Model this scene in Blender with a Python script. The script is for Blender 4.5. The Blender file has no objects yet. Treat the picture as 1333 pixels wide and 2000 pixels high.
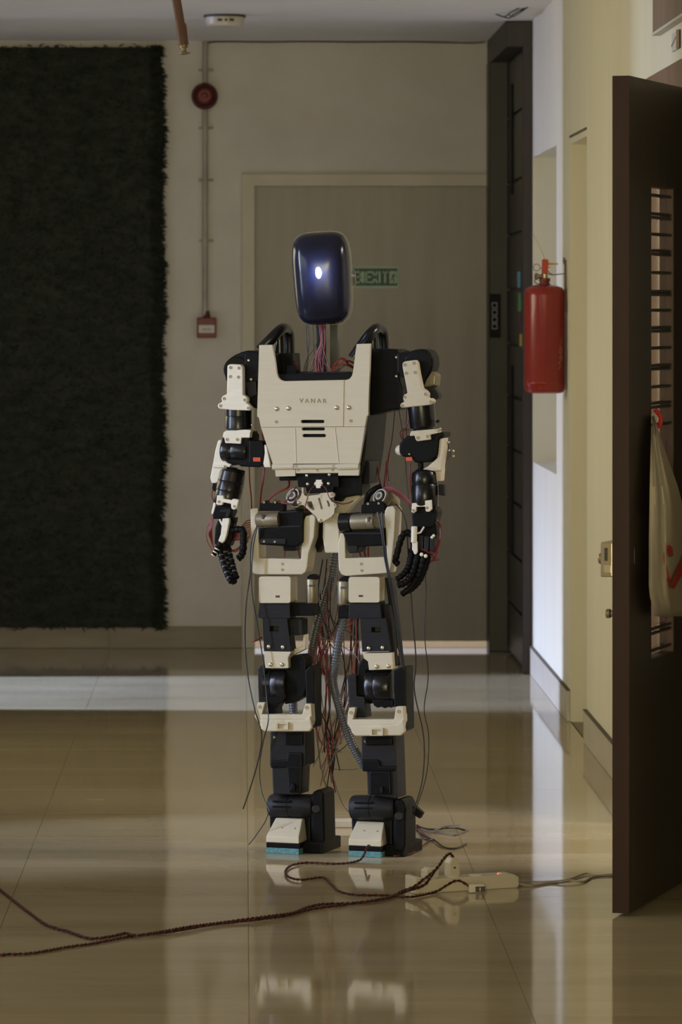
import bpy, bmesh, math, random
from mathutils import Vector, Matrix, Euler
from mathutils.geometry import tessellate_polygon

random.seed(7)
SC = bpy.context.scene
COL = SC.collection

# ------------------------------------------------------------------ camera
F, CX, CY, CH = 8300.0, 475.0, 600.0, 1.5          # focal length in px (1333x2000 frame), vanishing point, eye height
cam = bpy.data.cameras.new('camera'); camo = bpy.data.objects.new('camera', cam); COL.objects.link(camo)
camo.location = (0, 0, CH); camo.rotation_euler = (math.radians(90), 0, 0)
cam.sensor_fit = 'VERTICAL'; cam.sensor_height = 36; cam.sensor_width = 24
cam.lens = 36 * F / 2000
cam.shift_x = (666.5 - CX) / 2000; cam.shift_y = -(1000 - CY) / 2000
cam.clip_start = 0.1; cam.clip_end = 100
cam.dof.use_dof = True; cam.dof.focus_distance = 11.62; cam.dof.aperture_fstop = 8.5
SC.camera = camo

# ------------------------------------------------------------------ world, light, exposure
world = bpy.data.worlds.new('world'); SC.world = world; world.use_nodes = True
world.node_tree.nodes['Background'].inputs[0].default_value = (0.75, 0.85, 1.0, 1)
world.node_tree.nodes['Background'].inputs[1].default_value = 0.03
SC.view_settings.view_transform = 'Standard'; SC.view_settings.look = 'None'
SC.view_settings.gamma = 1; SC.view_settings.use_curve_mapping = False
SC.view_settings.exposure = 0.07
try:
    SC.cycles.use_denoising = True; SC.cycles.max_bounces = 10; SC.cycles.diffuse_bounces = 5
    SC.cycles.sample_clamp_indirect = 4.0
except Exception:
    pass

def area(name, loc, aim, sx, sy, power, col, spread=180):
    l = bpy.data.lights.new(name, 'AREA'); l.shape = 'RECTANGLE'; l.size = sx; l.size_y = sy
    l.energy = power; l.color = col; l.spread = math.radians(spread)
    o = bpy.data.objects.new(name, l); COL.objects.link(o); o.location = loc
    o.rotation_euler = (Vector(aim) - Vector(loc)).to_track_quat('-Z', 'Y').to_euler()
    return o
# daylight arriving through the two side openings on the left, from open sky far off
area('daylight_far_opening', (-14, 16.55, 9.4), (0, 16.55, 9.4), 0.40, 19.0, 4900, (0.58, 0.63, 1.0))
area('high_sky_far_opening', (-14, 16.55, 11.0), (0, 16.55, 0.5), 0.40, 7.0, 9600, (0.42, 0.58, 1.0))
area('daylight_near_opening', (-14, 8.5, 7.4), (-2.6, 11.3, 7.4), 1.1, 15.0, 3000, (0.62, 0.74, 1.0))
# added fill panels along the solid left wall and behind the camera
area('left_fill_mid', (-2.55, 9.2, 1.5), (0.3, 9.2, 0.9), 2.9, 1.6, 40, (0.94, 0.94, 1.0))
area('left_fill_far', (-2.55, 14.0, 1.5), (0.3, 13.6, 0.9), 2.2, 1.6, 28, (1.0, 0.92, 0.66), 105)
area('frontal_fill', (-0.8, -2.6, 1.7), (0.2, 11, 1.2), 2.6, 1.6, 320, (1.0, 0.91, 0.54))
area('room_behind_back_door', (0.5, 19.6, 2.4), (0.5, 19.2, 0.0), 1.2, 0.5, 60, (1.0, 0.90, 0.76))
area('side_room_fill', (2.3, 11.3, 2.4), (1.7, 12.0, 0.5), 0.6, 0.6, 40, (1.0, 0.90, 0.80))  # added lamp, brightens the side room behind the door slot

# ------------------------------------------------------------------ materials
def mat(name, col, rough=0.5, metal=0.0, col2=None, scale=(8, 8, 8), contrast=(0.35, 0.65), bump=0.0, bscale=None,
        emit=None, estr=0.0, spec=0.5, coat=0.0, rvar=0.0, rand=False, detail=4.0, world=False, trans=0.0):
    m = bpy.data.materials.new(name); m.use_nodes = True
    nt = m.node_tree; b = nt.nodes['Principled BSDF']
    b.inputs['Base Color'].default_value = (*col, 1); b.inputs['Roughness'].default_value = rough
    b.inputs['Metallic'].default_value = metal; b.inputs['Specular IOR Level'].default_value = spec
    b.inputs['Coat Weight'].default_value = coat
    if trans: b.inputs['Transmission Weight'].default_value = trans
    if emit: b.inputs['Emission Color'].default_value = (*emit, 1); b.inputs['Emission Strength'].default_value = estr
    if col2 or bump or rvar:
        tc = nt.nodes.new('ShaderNodeTexCoord'); mp = nt.nodes.new('ShaderNodeMapping')
        mp.inputs['Scale'].default_value = scale
        if world:
            ge = nt.nodes.new('ShaderNodeNewGeometry'); nt.links.new(ge.outputs['Position'], mp.inputs['Vector'])
        else:
            nt.links.new(tc.outputs['Object'], mp.inputs['Vector'])
        if rand:
            oi = nt.nodes.new('ShaderNodeObjectInfo'); vm = nt.nodes.new('ShaderNodeVectorMath'); vm.operation = 'SCALE'
            vm.inputs[0].default_value = (37, 91, 53); nt.links.new(oi.outputs['Random'], vm.inputs['Scale'])
            nt.links.new(vm.outputs[0], mp.inputs['Location'])
        n = nt.nodes.new('ShaderNodeTexNoise'); n.inputs['Scale'].default_value = 1.0; n.inputs['Detail'].default_value = detail
        n.inputs['Roughness'].default_value = 0.6
        nt.links.new(mp.outputs['Vector'], n.inputs['Vector'])
        if col2:
            r = nt.nodes.new('ShaderNodeValToRGB')
            r.color_ramp.elements[0].position = contrast[0]; r.color_ramp.elements[1].position = contrast[1]
            r.color_ramp.elements[0].color = (*col, 1); r.color_ramp.elements[1].color = (*col2, 1)
            nt.links.new(n.outputs['Fac'], r.inputs['Fac']); nt.links.new(r.outputs['Color'], b.inputs['Base Color'])
        if rvar:
            mr = nt.nodes.new('ShaderNodeMapRange'); mr.inputs['From Min'].default_value = 0.3; mr.inputs['From Max'].default_value = 0.7
            mr.inputs['To Min'].default_value = max(0.02, rough - rvar); mr.inputs['To Max'].default_value = rough + rvar
            nt.links.new(n.outputs['Fac'], mr.inputs['Value']); nt.links.new(mr.outputs['Result'], b.inputs['Roughness'])
        if bump:
            n2 = n
            if bscale:
                mp2 = nt.nodes.new('ShaderNodeMapping'); mp2.inputs['Scale'].default_value = bscale
                nt.links.new(tc.outputs['Object'], mp2.inputs['Vector'])
                n2 = nt.nodes.new('ShaderNodeTexNoise'); n2.inputs['Scale'].default_value = 1.0; n2.inputs['Detail'].default_value = 3
                nt.links.new(mp2.outputs['Vector'], n2.inputs['Vector'])
            bp = nt.nodes.new('ShaderNodeBump'); bp.inputs['Strength'].default_value = bump; bp.inputs['Distance'].default_value = 0.01
            nt.links.new(n2.outputs['Fac'], bp.inputs['Height']); nt.links.new(bp.outputs['Normal'], b.inputs['Normal'])
    return m

M = {}
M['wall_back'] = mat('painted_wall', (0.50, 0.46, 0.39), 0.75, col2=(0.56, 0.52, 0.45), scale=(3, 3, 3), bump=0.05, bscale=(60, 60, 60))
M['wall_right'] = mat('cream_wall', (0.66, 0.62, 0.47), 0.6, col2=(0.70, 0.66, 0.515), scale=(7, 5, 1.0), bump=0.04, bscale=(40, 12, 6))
M['ceiling'] = mat('ceiling_paint', (0.74, 0.71, 0.66), 0.85, col2=(0.78, 0.75, 0.70), scale=(2, 2, 2))
M['tile'] = mat('polished_floor_tile', (0.35, 0.275, 0.155), 0.055, col2=(0.51, 0.42, 0.26), scale=(0.9, 4.2, 1), contrast=(0.28, 0.74),
                rvar=0.02, spec=0.5, detail=8, world=True)
M['grout'] = mat('grout', (0.22, 0.17, 0.10), 0.5)
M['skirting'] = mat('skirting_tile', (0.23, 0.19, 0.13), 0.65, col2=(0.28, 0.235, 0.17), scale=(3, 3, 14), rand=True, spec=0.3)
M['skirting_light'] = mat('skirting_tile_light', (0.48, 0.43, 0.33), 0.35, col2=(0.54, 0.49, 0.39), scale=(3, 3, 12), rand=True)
M['joint'] = mat('dark_joint', (0.10, 0.08, 0.05), 0.8)
M['door_grey'] = mat('laminate_door', (0.25, 0.215, 0.165), 0.42, col2=(0.32, 0.28, 0.22), scale=(9, 9, 0.9), contrast=(0.3, 0.72), detail=6)
M['door_frame'] = mat('beige_door_frame', (0.46, 0.41, 0.30), 0.5, col2=(0.51, 0.46, 0.35), scale=(6, 6, 3))
M['dark_wood'] = mat('dark_veneer', (0.009, 0.007, 0.006), 0.38, col2=(0.015, 0.012, 0.010), scale=(14, 14, 2), spec=0.3)
M['dark_wood2'] = mat('dark_brown_trim', (0.032, 0.023, 0.023), 0.45, col2=(0.042, 0.031, 0.031), scale=(18, 18, 3), spec=0.3)
M['brown_leaf'] = mat('brown_laminate', (0.022, 0.013, 0.010), 0.42, col2=(0.031, 0.019, 0.015), scale=(22, 22, 2.2), detail=6, spec=0.35)
M['brown_edge'] = mat('brown_edge', (0.026, 0.009, 0.006), 0.45, col2=(0.036, 0.014, 0.009), scale=(25, 25, 3), spec=0.3)
M['brown_frame'] = mat('brown_frame', (0.16, 0.085, 0.05), 0.5, col2=(0.22, 0.13, 0.08), scale=(10, 10, 10))
M['slot_brown'] = mat('slot_brown', (0.075, 0.032, 0.018), 0.5, col2=(0.095, 0.042, 0.024), scale=(25, 25, 3))
M['brown_board'] = mat('brown_board', (0.17, 0.11, 0.075), 0.55, col2=(0.21, 0.14, 0.10), scale=(8, 8, 8))
M['grass'] = mat('dark_fibre', (0.015, 0.017, 0.012), 0.85, col2=(0.038, 0.041, 0.030), scale=(14, 14, 30), contrast=(0.3, 0.75), spec=0.2)
M['cream'] = mat('cream_plastic', (0.55, 0.49, 0.375), 0.42, col2=(0.57, 0.51, 0.395), scale=(5, 5, 90), bump=0.008, bscale=(5, 5, 700))
M['white'] = mat('white_plastic', (0.74, 0.69, 0.60), 0.40, col2=(0.78, 0.74, 0.66), scale=(20, 20, 120))
M['plastic_w'] = mat('clean_white_plastic', (0.56, 0.50, 0.39), 0.4)
M['black'] = mat('black_plastic', (0.0045, 0.0045, 0.005), 0.45, col2=(0.007, 0.007, 0.0075), scale=(30, 30, 120), bump=0.04, bscale=(20, 20, 500), spec=0.10)
M['black_gloss'] = mat('glossy_black', (0.006, 0.006, 0.007), 0.27, spec=0.4)
M['charcoal'] = mat('charcoal_plastic', (0.013, 0.013, 0.0155), 0.48, col2=(0.018, 0.018, 0.021), scale=(20, 20, 200), bump=0.05, bscale=(20, 20, 600), spec=0.18)
M['visor'] = mat('visor', (0.014, 0.016, 0.034), 0.19, spec=0.3, coat=0.0)
M['shell'] = mat('smoky_shell', (0.10, 0.095, 0.085), 0.25)
M['led'] = mat('led', (1, 1, 1), 0.3, emit=(0.82, 0.90, 1.0), estr=9)
M['redled'] = mat('red_led', (0.8, 0.1, 0.08), 0.3, emit=(1, 0.10, 0.06), estr=2.0)
M['silver'] = mat('motor_can', (0.30, 0.265, 0.19), 0.42, metal=0.6, col2=(0.25, 0.22, 0.16), scale=(40, 40, 40))
M['olive'] = mat('olive_metal', (0.17, 0.14, 0.08), 0.4, metal=0.6)
M['steel'] = mat('bright_steel', (0.58, 0.53, 0.42), 0.30, metal=0.9)
M['brass'] = mat('aged_nickel', (0.42, 0.36, 0.26), 0.3, metal=0.9)
M['post'] = mat('grey_post', (0.085, 0.082, 0.07), 0.5, metal=0.3)
M['red_wire'] = mat('red_wire', (0.17, 0.010, 0.010), 0.45)
M['pink_wire'] = mat('pink_wire', (0.20, 0.035, 0.035), 0.45)
M['strand_red'] = mat('strand_red', (0.10, 0.016, 0.012), 0.5, spec=0.3)
M['strand_dark'] = mat('strand_dark', (0.016, 0.010, 0.009), 0.5, spec=0.3)
M['black_wire'] = mat('black_wire', (0.012, 0.012, 0.013), 0.4)
M['grey_wire'] = mat('grey_wire', (0.13, 0.125, 0.125), 0.45)
M['hose'] = mat('grey_hose', (0.075, 0.08, 0.098), 0.3)
M['red_label'] = mat('red_label', (0.62, 0.07, 0.03), 0.5)
M['blue'] = mat('blue_foam', (0.05, 0.16, 0.19), 0.8, col2=(0.12, 0.27, 0.30), scale=(160, 160, 160))
M['red_paint'] = mat('red_paint', (0.24, 0.014, 0.011), 0.28, col2=(0.27, 0.018, 0.013), scale=(6, 6, 6), coat=0.25)
M['scuff'] = mat('scuffed_paint', (0.55, 0.33, 0.26), 0.7)
M['red_dull'] = mat('dull_red', (0.15, 0.015, 0.014), 0.45)
M['red_dark'] = mat('dark_red', (0.07, 0.010, 0.010), 0.5)
M['orange_red'] = mat('orange_red', (0.50, 0.055, 0.02), 0.4)
M['yellow'] = mat('yellow', (0.55, 0.38, 0.04), 0.5)
M['cyan'] = mat('cyan_paper', (0.15, 0.40, 0.55), 0.6)
M['green'] = mat('green_paper', (0.10, 0.34, 0.10), 0.6)
M['magenta'] = mat('dark_red_paper', (0.10, 0.02, 0.035), 0.6)
M['conduit'] = mat('dusty_conduit', (0.40, 0.34, 0.28), 0.6, col2=(0.30, 0.25, 0.21), scale=(10, 10, 8))
M['copper'] = mat('red_brown_pipe', (0.11, 0.048, 0.032), 0.6, col2=(0.085, 0.037, 0.026), scale=(20, 20, 12))
M['exit_light'] = mat('pale_green', (0.30, 0.42, 0.28), 0.5)
M['exit_dark'] = mat('dark_green', (0.010, 0.045, 0.024), 0.5)
M['paper'] = mat('label_paper', (0.55, 0.52, 0.46), 0.6)
M['ink'] = mat('ink', (0.05, 0.045, 0.04), 0.6)
M['tan_ink'] = mat('tan_ink', (0.33, 0.25, 0.15), 0.5)
M['bag'] = mat('bag_fabric', (0.42, 0.365, 0.285), 0.8, col2=(0.47, 0.41, 0.32), scale=(5, 5, 3), bump=0.1, bscale=(8, 8, 4))
M['bag_red'] = mat('bag_print', (0.42, 0.02, 0.02), 0.6)
M['glass'] = mat('glass', (0.9, 0.92, 0.9), 0.02, trans=1.0)
M['glyph'] = mat('grey_glyph', (0.26, 0.26, 0.25), 0.5)
M['room_wall'] = mat('side_room_wall', (0.62, 0.58, 0.50), 0.8)
M['mark'] = mat('brown_mark', (0.25, 0.17, 0.12), 0.6)

# ------------------------------------------------------------------ geometry helpers
def W(px, py, Y):
    s = F / Y
    return Vector(((px - CX) / s, Y, CH - (py - CY) / s))
def G(px, py, z=0.0):
    Y = F * (CH - z) / (py - CY)
    return Vector(((px - CX) * Y / F, Y, z))
def SX(px, py, X):                                   # point on a plane X = const
    Y = F * X / (px - CX)
    return Vector((X, Y, CH - (py - CY) * Y / F))

def catmull(pts, n=8):
    pts = [Vector(p) for p in pts]
    if len(pts) < 3:
        return [pts[0].lerp(pts[-1], i / n) for i in range(n + 1)]
    out = []
    for i in range(len(pts) - 1):
        p0 = pts[max(i - 1, 0)]; p1 = pts[i]; p2 = pts[i + 1]; p3 = pts[min(i + 2, len(pts) - 1)]
        for k in range(n):
            t = k / n; t2 = t * t; t3 = t2 * t
            out.append(0.5 * ((2 * p1) + (p2 - p0) * t + (2 * p0 - 5 * p1 + 4 * p2 - p3) * t2 + (3 * p1 - p0 - 3 * p2 + p3) * t3))
    out.append(pts[-1]); return out

class MB:
    def __init__(self): self.bm = bmesh.new(); self.smooth = False
    def _merge(self, t):
        me = bpy.data.meshes.new('t'); t.to_mesh(me); t.free(); self.bm.from_mesh(me); bpy.data.meshes.remove(me)
    def _bev(self, t, bev, seg=2):
        if bev > 0:
            es = [e for e in t.edges if len(e.link_faces) == 2 and e.calc_face_angle(0) > 0.35]
            bmesh.ops.bevel(t, geom=es, offset=bev, segments=seg, profile=0.6, affect='EDGES', clamp_overlap=True)
    def box(self, a, b, bev=0.0, mtx=None, seg=2):
        t = bmesh.new(); bmesh.ops.create_cube(t, size=1)
        a = Vector(a); b = Vector(b); c = (a + b) / 2; d = b - a
        for v in t.verts: v.co = Vector((v.co.x * d.x + c.x, v.co.y * d.y + c.y, v.co.z * d.z + c.z))
        self._bev(t, bev, seg)
        if mtx: t.transform(mtx)
        self._merge(t); return self
    def prism(self, pts, off, bev=0.0, holes=None, seg=2):
        t = bmesh.new(); off = Vector(off); pts = [Vector(p) for p in pts]
        if not holes:
            a = [t.verts.new(p) for p in pts]; b = [t.verts.new(p + off) for p in pts]
            t.faces.new(a); t.faces.new(b[::-1]); n = len(a)
            for i in range(n): t.faces.new((a[i], b[i], b[(i + 1) % n], a[(i + 1) % n]))
        else:
            loops = [pts] + [[Vector(p) for p in h] for h in holes]
            flat = [p for l in loops for p in l]
            a = [t.verts.new(p) for p in flat]; b = [t.verts.new(p + off) for p in flat]
            for tri in tessellate_polygon(loops):
                try: t.faces.new([a[i] for i in tri]); t.faces.new([b[i] for i in tri][::-1])
                except ValueError: pass
            k = 0
            for l in loops:
                n = len(l)
                for i in range(n):
                    t.faces.new((a[k + i], b[k + i], b[k + (i + 1) % n], a[k + (i + 1) % n]))
                k += n
        bmesh.ops.recalc_face_normals(t, faces=t.faces)
        if not holes: self._bev(t, bev, seg)
        self._merge(t); return self
    def lathe(self, p0, p1, prof, n=24, cap=True):       # prof: (t along axis 0..1, radius)
        p0 = Vector(p0); p1 = Vector(p1); ax = (p1 - p0); L = ax.length; ax.normalize()
        u = ax.orthogonal().normalized(); w = ax.cross(u); t = bmesh.new(); rings = []
        for (k, r) in prof:
            c = p0 + ax * (k * L)
            rings.append([t.verts.new(c + (u * math.cos(2 * math.pi * i / n) + w * math.sin(2 * math.pi * i / n)) * r) for i in range(n)])
        for A, B in zip(rings, rings[1:]):
            for i in range(n): t.faces.new((A[i], A[(i + 1) % n], B[(i + 1) % n], B[i]))
        if cap: t.faces.new(rings[0][::-1]); t.faces.new(rings[-1])
        bmesh.ops.recalc_face_normals(t, faces=t.faces); self.smooth = True
        self._merge(t); return self
    def cyl(self, p0, p1, r, n=24, b=0.0):
        L = (Vector(p1) - Vector(p0)).length; k = min(b / L, 0.4) if L else 0
        prof = [(0, r - b), (k, r), (1 - k, r), (1, r - b)] if b else [(0, r), (1, r)]
        return self.lathe(p0, p1, prof, n)
    def tube(self, path, r, n=6, flat=None):
        path = [Vector(p) for p in path]; t = bmesh.new(); rings = []; up = None
        rr = r if callable(r) else (lambda i, m: r)
        for i, p in enumerate(path):
            d = (path[min(i + 1, len(path) - 1)] - path[max(i - 1, 0)])
            d = d.normalized() if d.length > 1e-9 else Vector((0, 0, 1))
            up = d.orthogonal().normalized() if up is None else (up - d * up.dot(d))
            if up.length < 1e-6: up = d.orthogonal()
            up.normalize(); w = d.cross(up); q = rr(i, len(path) - 1)
            rings.append([t.verts.new(p + (up * math.cos(2 * math.pi * k / n) + w * math.sin(2 * math.pi * k / n)) * q) for k in range(n)])
        for A, B in zip(rings, rings[1:]):
            for k in range(n): t.faces.new((A[k], A[(k + 1) % n], B[(k + 1) % n], B[k]))
        t.faces.new(rings[0][::-1]); t.faces.new(rings[-1])
        bmesh.ops.recalc_face_normals(t, faces=t.faces); self.smooth = True
        self._merge(t); return self
    def ball(self, c, r, sc=(1, 1, 1), seg=16):
        t = bmesh.new(); bmesh.ops.create_uvsphere(t, u_segments=seg, v_segments=seg // 2, radius=r)
        for v in t.verts: v.co = Vector((v.co.x * sc[0], v.co.y * sc[1], v.co.z * sc[2])) + Vector(c)
        self.smooth = True; self._merge(t); return self
    def done(self, name, m, parent=None, smooth=None):
        me = bpy.data.meshes.new(name); self.bm.to_mesh(me); self.bm.free()
        me.materials.append(M[m] if isinstance(m, str) else m)
        if self.smooth if smooth is None else smooth:
            for p in me.polygons: p.use_smooth = True
            me.set_sharp_from_angle(angle=math.radians(38))
        o = bpy.data.objects.new(name, me); COL.objects.link(o)
        if parent: o.parent = parent
        return o

def tag(o, label=None, cat=None, group=None, kind=None):
    if label: o['label'] = label
    if cat: o['category'] = cat
    if group: o['group'] = group
    if kind: o['kind'] = kind
    return o
def empty(name, loc=(0, 0, 0), rz=0.0):
    o = bpy.data.objects.new(name, None); COL.objects.link(o); o.location = loc; o.rotation_euler = (0, 0, rz)
    o.empty_display_size = 0.1; return o
def struct(o): o['kind'] = 'structure'; return o
def dup(src, parent, loc=None, rot=None):
    c = src.copy(); COL.objects.link(c); c.parent = parent
    if loc is not None: c.location = loc
    if rot is not None: c.rotation_euler = rot
    return c

# ------------------------------------------------------------------ the room
XR, YB, ZC, XL = 1.185, 18.70, 2.672, -2.6
GAP0, GAP1 = 0.07, 1.06                     # back door leaf, light gap below it
TH = 0.2
# floor
mb = MB()
mb.box((XL - 0.2, -3.2, -0.15), (3.4, 21.2, -0.010))
mb.box((XL - 0.2, -3.2, -0.0101), (1.5, 8.408, -0.0002)); mb.box((XL - 0.2, 8.408, -0.0101), (-2.389, 21.2, -0.0002))
mb.box((1.19, 8.408, -0.0101), (3.4, 21.2, -0.0002)); mb.box((-2.389, 18.70, -0.0101), (1.19, 21.2, -0.0002))
floor = struct(mb.done('floor', 'grout'))
seamx = [-2.387 + 0.6 * i for i in range(6)] + [XR]
seamy = []
y = 9.61 - 0.6 * 2
while y < YB - 0.05: seamy.append(y); y += 0.6
seamy.append(YB)
cache = {}
for i in range(len(seamx) - 1):
    for j in range(len(seamy) - 1):
        w, d = seamx[i + 1] - seamx[i] - 0.001, seamy[j + 1] - seamy[j] - 0.001
        key = (round(w, 3), round(d, 3))
        c = ((seamx[i] + seamx[i + 1]) / 2, (seamy[j] + seamy[j + 1]) / 2, 0)
        if key not in cache:
            o = MB().box((-w / 2, -d / 2, -0.0095), (w / 2, d / 2, 0), 0.0003, seg=1).done('tile', 'tile', floor)
            cache[key] = o; o.location = c
        else:
            dup(cache[key], floor, c)
# ceiling
struct(MB().box((XL - 0.2, -3.2, ZC), (1.6, 21.2, ZC + 0.12)).done('ceiling', 'ceiling'))
# back wall with the door opening (door opening X -0.0..1.07)
DXL, DXR, DZT = -0.005, 1.10, 2.085
mb = MB()
mb.box((XL - 0.2, YB, 0), (DXL, YB + 0.2, ZC)); mb.box((DXL, YB, DZT), (1.6, YB + 0.2, ZC)); mb.box((DXR, YB, 0), (1.6, YB + 0.2, DZT))
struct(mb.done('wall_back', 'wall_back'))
# room behind the back door (only its lit floor shows through the gap)
struct(MB().box((-1.5, 21.0, 0), (2.5, 21.2, ZC)).done('wall_behind_door', 'room_wall'))
# right wall
nY0, nY1, nZ0, nZ1 = F / 517, F / 478, 0.868, 2.112
rY0, rY1, rZ = F / 567, F / 540, 2.09
dY0, dY1, dZ = 11.34, 12.28, 2.10
mb = MB()
def wr(y0, y1, z0, z1): mb.box((XR, y0, z0), (XR + TH, y1, z1))
wr(nY1, YB, 0, ZC); wr(nY0, nY1, 0, nZ0); wr(nY0, nY1, nZ1, ZC); wr(rY1, nY0, 0, ZC); wr(rY0, rY1, rZ, ZC)
wr(dY1, rY0, 0, ZC); wr(dY0, dY1, dZ, ZC); wr(-3.2, dY0, 0, ZC)
mb.box((XR + TH, nY0 - 0.1, 0), (XR + TH + 0.1, YB, ZC))
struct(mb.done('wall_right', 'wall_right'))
# shallow closed doorway further along the right wall
d3 = struct(MB().box((XR + 0.16, rY0 - 0.02, 0), (XR + 0.24, rY1 + 0.02, rZ + 0.02), 0.003).done('door_3', 'wall_right'))
mb = MB(); mb.box((XR - 0.004, rY0 - 0.0, rZ + 0.022), (XR + 0.01, rY1, rZ + 0.030))
mb.done('head_trim', 'joint', d3)
# left wall with openings
mb = MB()
o1 = (16.55 - 0.605, 16.55 + 0.605); o2 = (10.75, 11.80); o3 = (5.05, 7.35)
def wl(y0, y1, z0, z1): mb.box((XL - 0.2, y0, z0), (XL, y1, z1))
wl(o1[1], YB, 0, ZC); wl(o2[1], o1[0], 0, ZC); wl(o3[1], o2[0], 0, ZC); wl(-3.2, o3[0], 0, ZC)
for o in (o1, o2): wl(o[0], o[1], 2.6, ZC)
wl(o3[0], o3[1], 0, 0.9); wl(o3[0], o3[1], 2.45, ZC)
struct(mb.done('wall_left', 'wall_back'))
struct(MB().box((XL, -3.2, 0), (1.6, -3.0, ZC)).done('wall_front', 'wall_back'))
# added unseen baffle outside, keeps daylight of each opening out of the other
struct(MB().box((-15.0, 14.1, -0.15), (XL - 0.21, 14.4, 20.0)).done('light_baffle_outside', 'wall_back'))
# side room behind the open brown door
mb = MB(); mb.box((3.2, 10.8, 0), (3.3, 14.2, ZC)); mb.box((XR + TH, 10.7, 0), (3.3, 10.8, ZC)); mb.box((XR + TH, 14.2, 0), (3.3, 14.3, ZC))
mb.box((XR + TH, 10.7, ZC), (3.3, 14.3, ZC + 0.1))
struct(mb.done('wall_side_room', 'room_wall'))

# skirting
bb = struct(empty('baseboard_back'))
xs = [XL, -2.387, -1.787, -1.187, -0.587, DXL]
for a, b in zip(xs, xs[1:]):
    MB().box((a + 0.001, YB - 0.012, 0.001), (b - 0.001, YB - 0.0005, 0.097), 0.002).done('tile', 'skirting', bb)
br = struct(empty('baseboard_right'))
for a, b in ((rY1, 15.98), (15.98, 16.58), (16.58, 17.18), (17.18, 17.36), (F / 600.5, rY0), (13.22, F / 600.5), (12.62, 13.22)):
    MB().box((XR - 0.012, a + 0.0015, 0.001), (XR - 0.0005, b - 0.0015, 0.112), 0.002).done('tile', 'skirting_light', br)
    MB().box((XR - 0.0135, a, 0.112), (XR - 0.0005, b, 0.116)).done('mortar_line', 'joint', br)

# back door
d1 = struct(MB().box((0.0515, YB + 0.01, 0.030), (1.095, YB + 0.05, 2.0315), 0.001).done('door_1', 'door_grey'))
mb = MB(); mb.box((DXL, YB - 0.015, 0), (0.052, YB + 0.1, 2.085), 0.004)
mb.done('frame_jamb', 'door_frame', d1)
mb = MB(); mb.box((DXL, YB - 0.017, 2.032), (1.10, YB + 0.1, 2.087), 0.004); mb.done('frame_head', 'door_frame', d1)

# ------------------------------------------------------------------ dark panelled door at the end of the right wall
Yd0, Yd1 = F / 477.5, YB - 0.002
d2 = struct(MB().box((1.163, Yd0 + 0.06, 0.012), (1.1845, 18.56, 2.57)).done('door_2', 'dark_wood'))
zs = [0.014, 0.23, 0.45, 0.674, 0.897, 1.12, 1.343, 1.577, 1.81, 2.033, 2.318, 2.565]
ys = [Yd0 + 0.062, 17.98, 18.50]
for i in range(len(zs) - 1):
    for j in range(2):
        MB().box((1.150, ys[j] + 0.006, zs[i] + 0.006), (1.164, ys[j + 1] - 0.006, zs[i + 1] - 0.006), 0.003).done('panel', 'dark_wood', d2)
MB().box((1.072, 18.50, 0.0), (1.184, Yd1, 2.57), 0.004).done('rear_jamb', 'dark_wood', d2)
MB().box((1.075, Yd0, 2.565), (1.184, Yd1, ZC - 0.001), 0.004).done('header', 'dark_wood2', d2)
MB().box((1.146, Yd0, 0.0), (1.1849, Yd0 + 0.06, 2.57), 0.004).done('front_jamb', 'dark_wood2', d2)
mb = MB(); mb.box((1.140, 18.06, 1.98), (1.152, 18.12, 2.45), 0.003); mb.box((1.140, 18.06, 0.45), (1.152, 18.12, 1.25), 0.003)
mb.done('pull_bar', 'black', d2)

# sign, reader and paper strips on the dark door
Yj = 18.50
sg = tag(empty('nameplate', W(967, 617, Yj - 0.006)), 'black upright plate with pale grey glyphs on the dark end door jamb', 'sign')
k = F / Yj
MB().box((-0.024, -0.004, -0.095), (0.026, 0.004, 0.095), 0.003).done('plate', 'black', sg)
mb = MB()
for zc in (0.046, 0.015, -0.016, -0.045):
    for zz in (zc + 0.011, zc - 0.011): mb.box((-0.013, -0.0065, zz - 0.002), (0.010, -0.0035, zz + 0.002))
    for xx in (-0.013, 0.008): mb.box((xx, -0.0065, zc - 0.011), (xx + 0.003, -0.0035, zc + 0.011))
mb.done('glyphs', 'glyph', sg)
rd = tag(empty('card_reader', (1.150, F * 1.150 / (982 - CX), CH - (722 - CY) / 440.9)), 'small white access reader with red light on the dark end door', 'reader')
MB().prism([(0, -0.05, -0.045), (0, 0.02, -0.045), (0, 0.045, -0.01), (0, 0.0, 0.045), (0, -0.05, 0.045)], (-0.014, 0, 0), 0.003).done('housing', 'paper', rd)
MB().ball((-0.016, 0.03, -0.022), 0.009, seg=12).done('status_light', 'redled', rd)
for nm, m_, x0, x1, y0, y1, lb in (('cyan', 'cyan', 1012, 1016.5, 531, 562, 'pale cyan paper strip highest on the dark end door'),
                                   ('green', 'green', 1013, 1018, 573, 608, 'green paper strip stuck below the cyan one on the dark door'),
                                   ('red', 'magenta', 1014.5, 1019.5, 614, 645, 'dark maroon paper strip below the green one on the dark door'),
                                   ('yellow', 'yellow', 1016, 1022, 652, 676, 'yellow paper strip lowest on the dark end door')):
    a = SX(x0, y0, 1.1495); b = SX(x1, y1, 1.1495); zt = CH - (y0 - CY) * a.y / F; zb = CH - (y1 - CY) * a.y / F
    tag(MB().box((1.1480, b.y, zb), (1.1498, a.y, zt)).done('paper_strip', m_), lb, 'paper', 'paper strips on the dark door')

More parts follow.
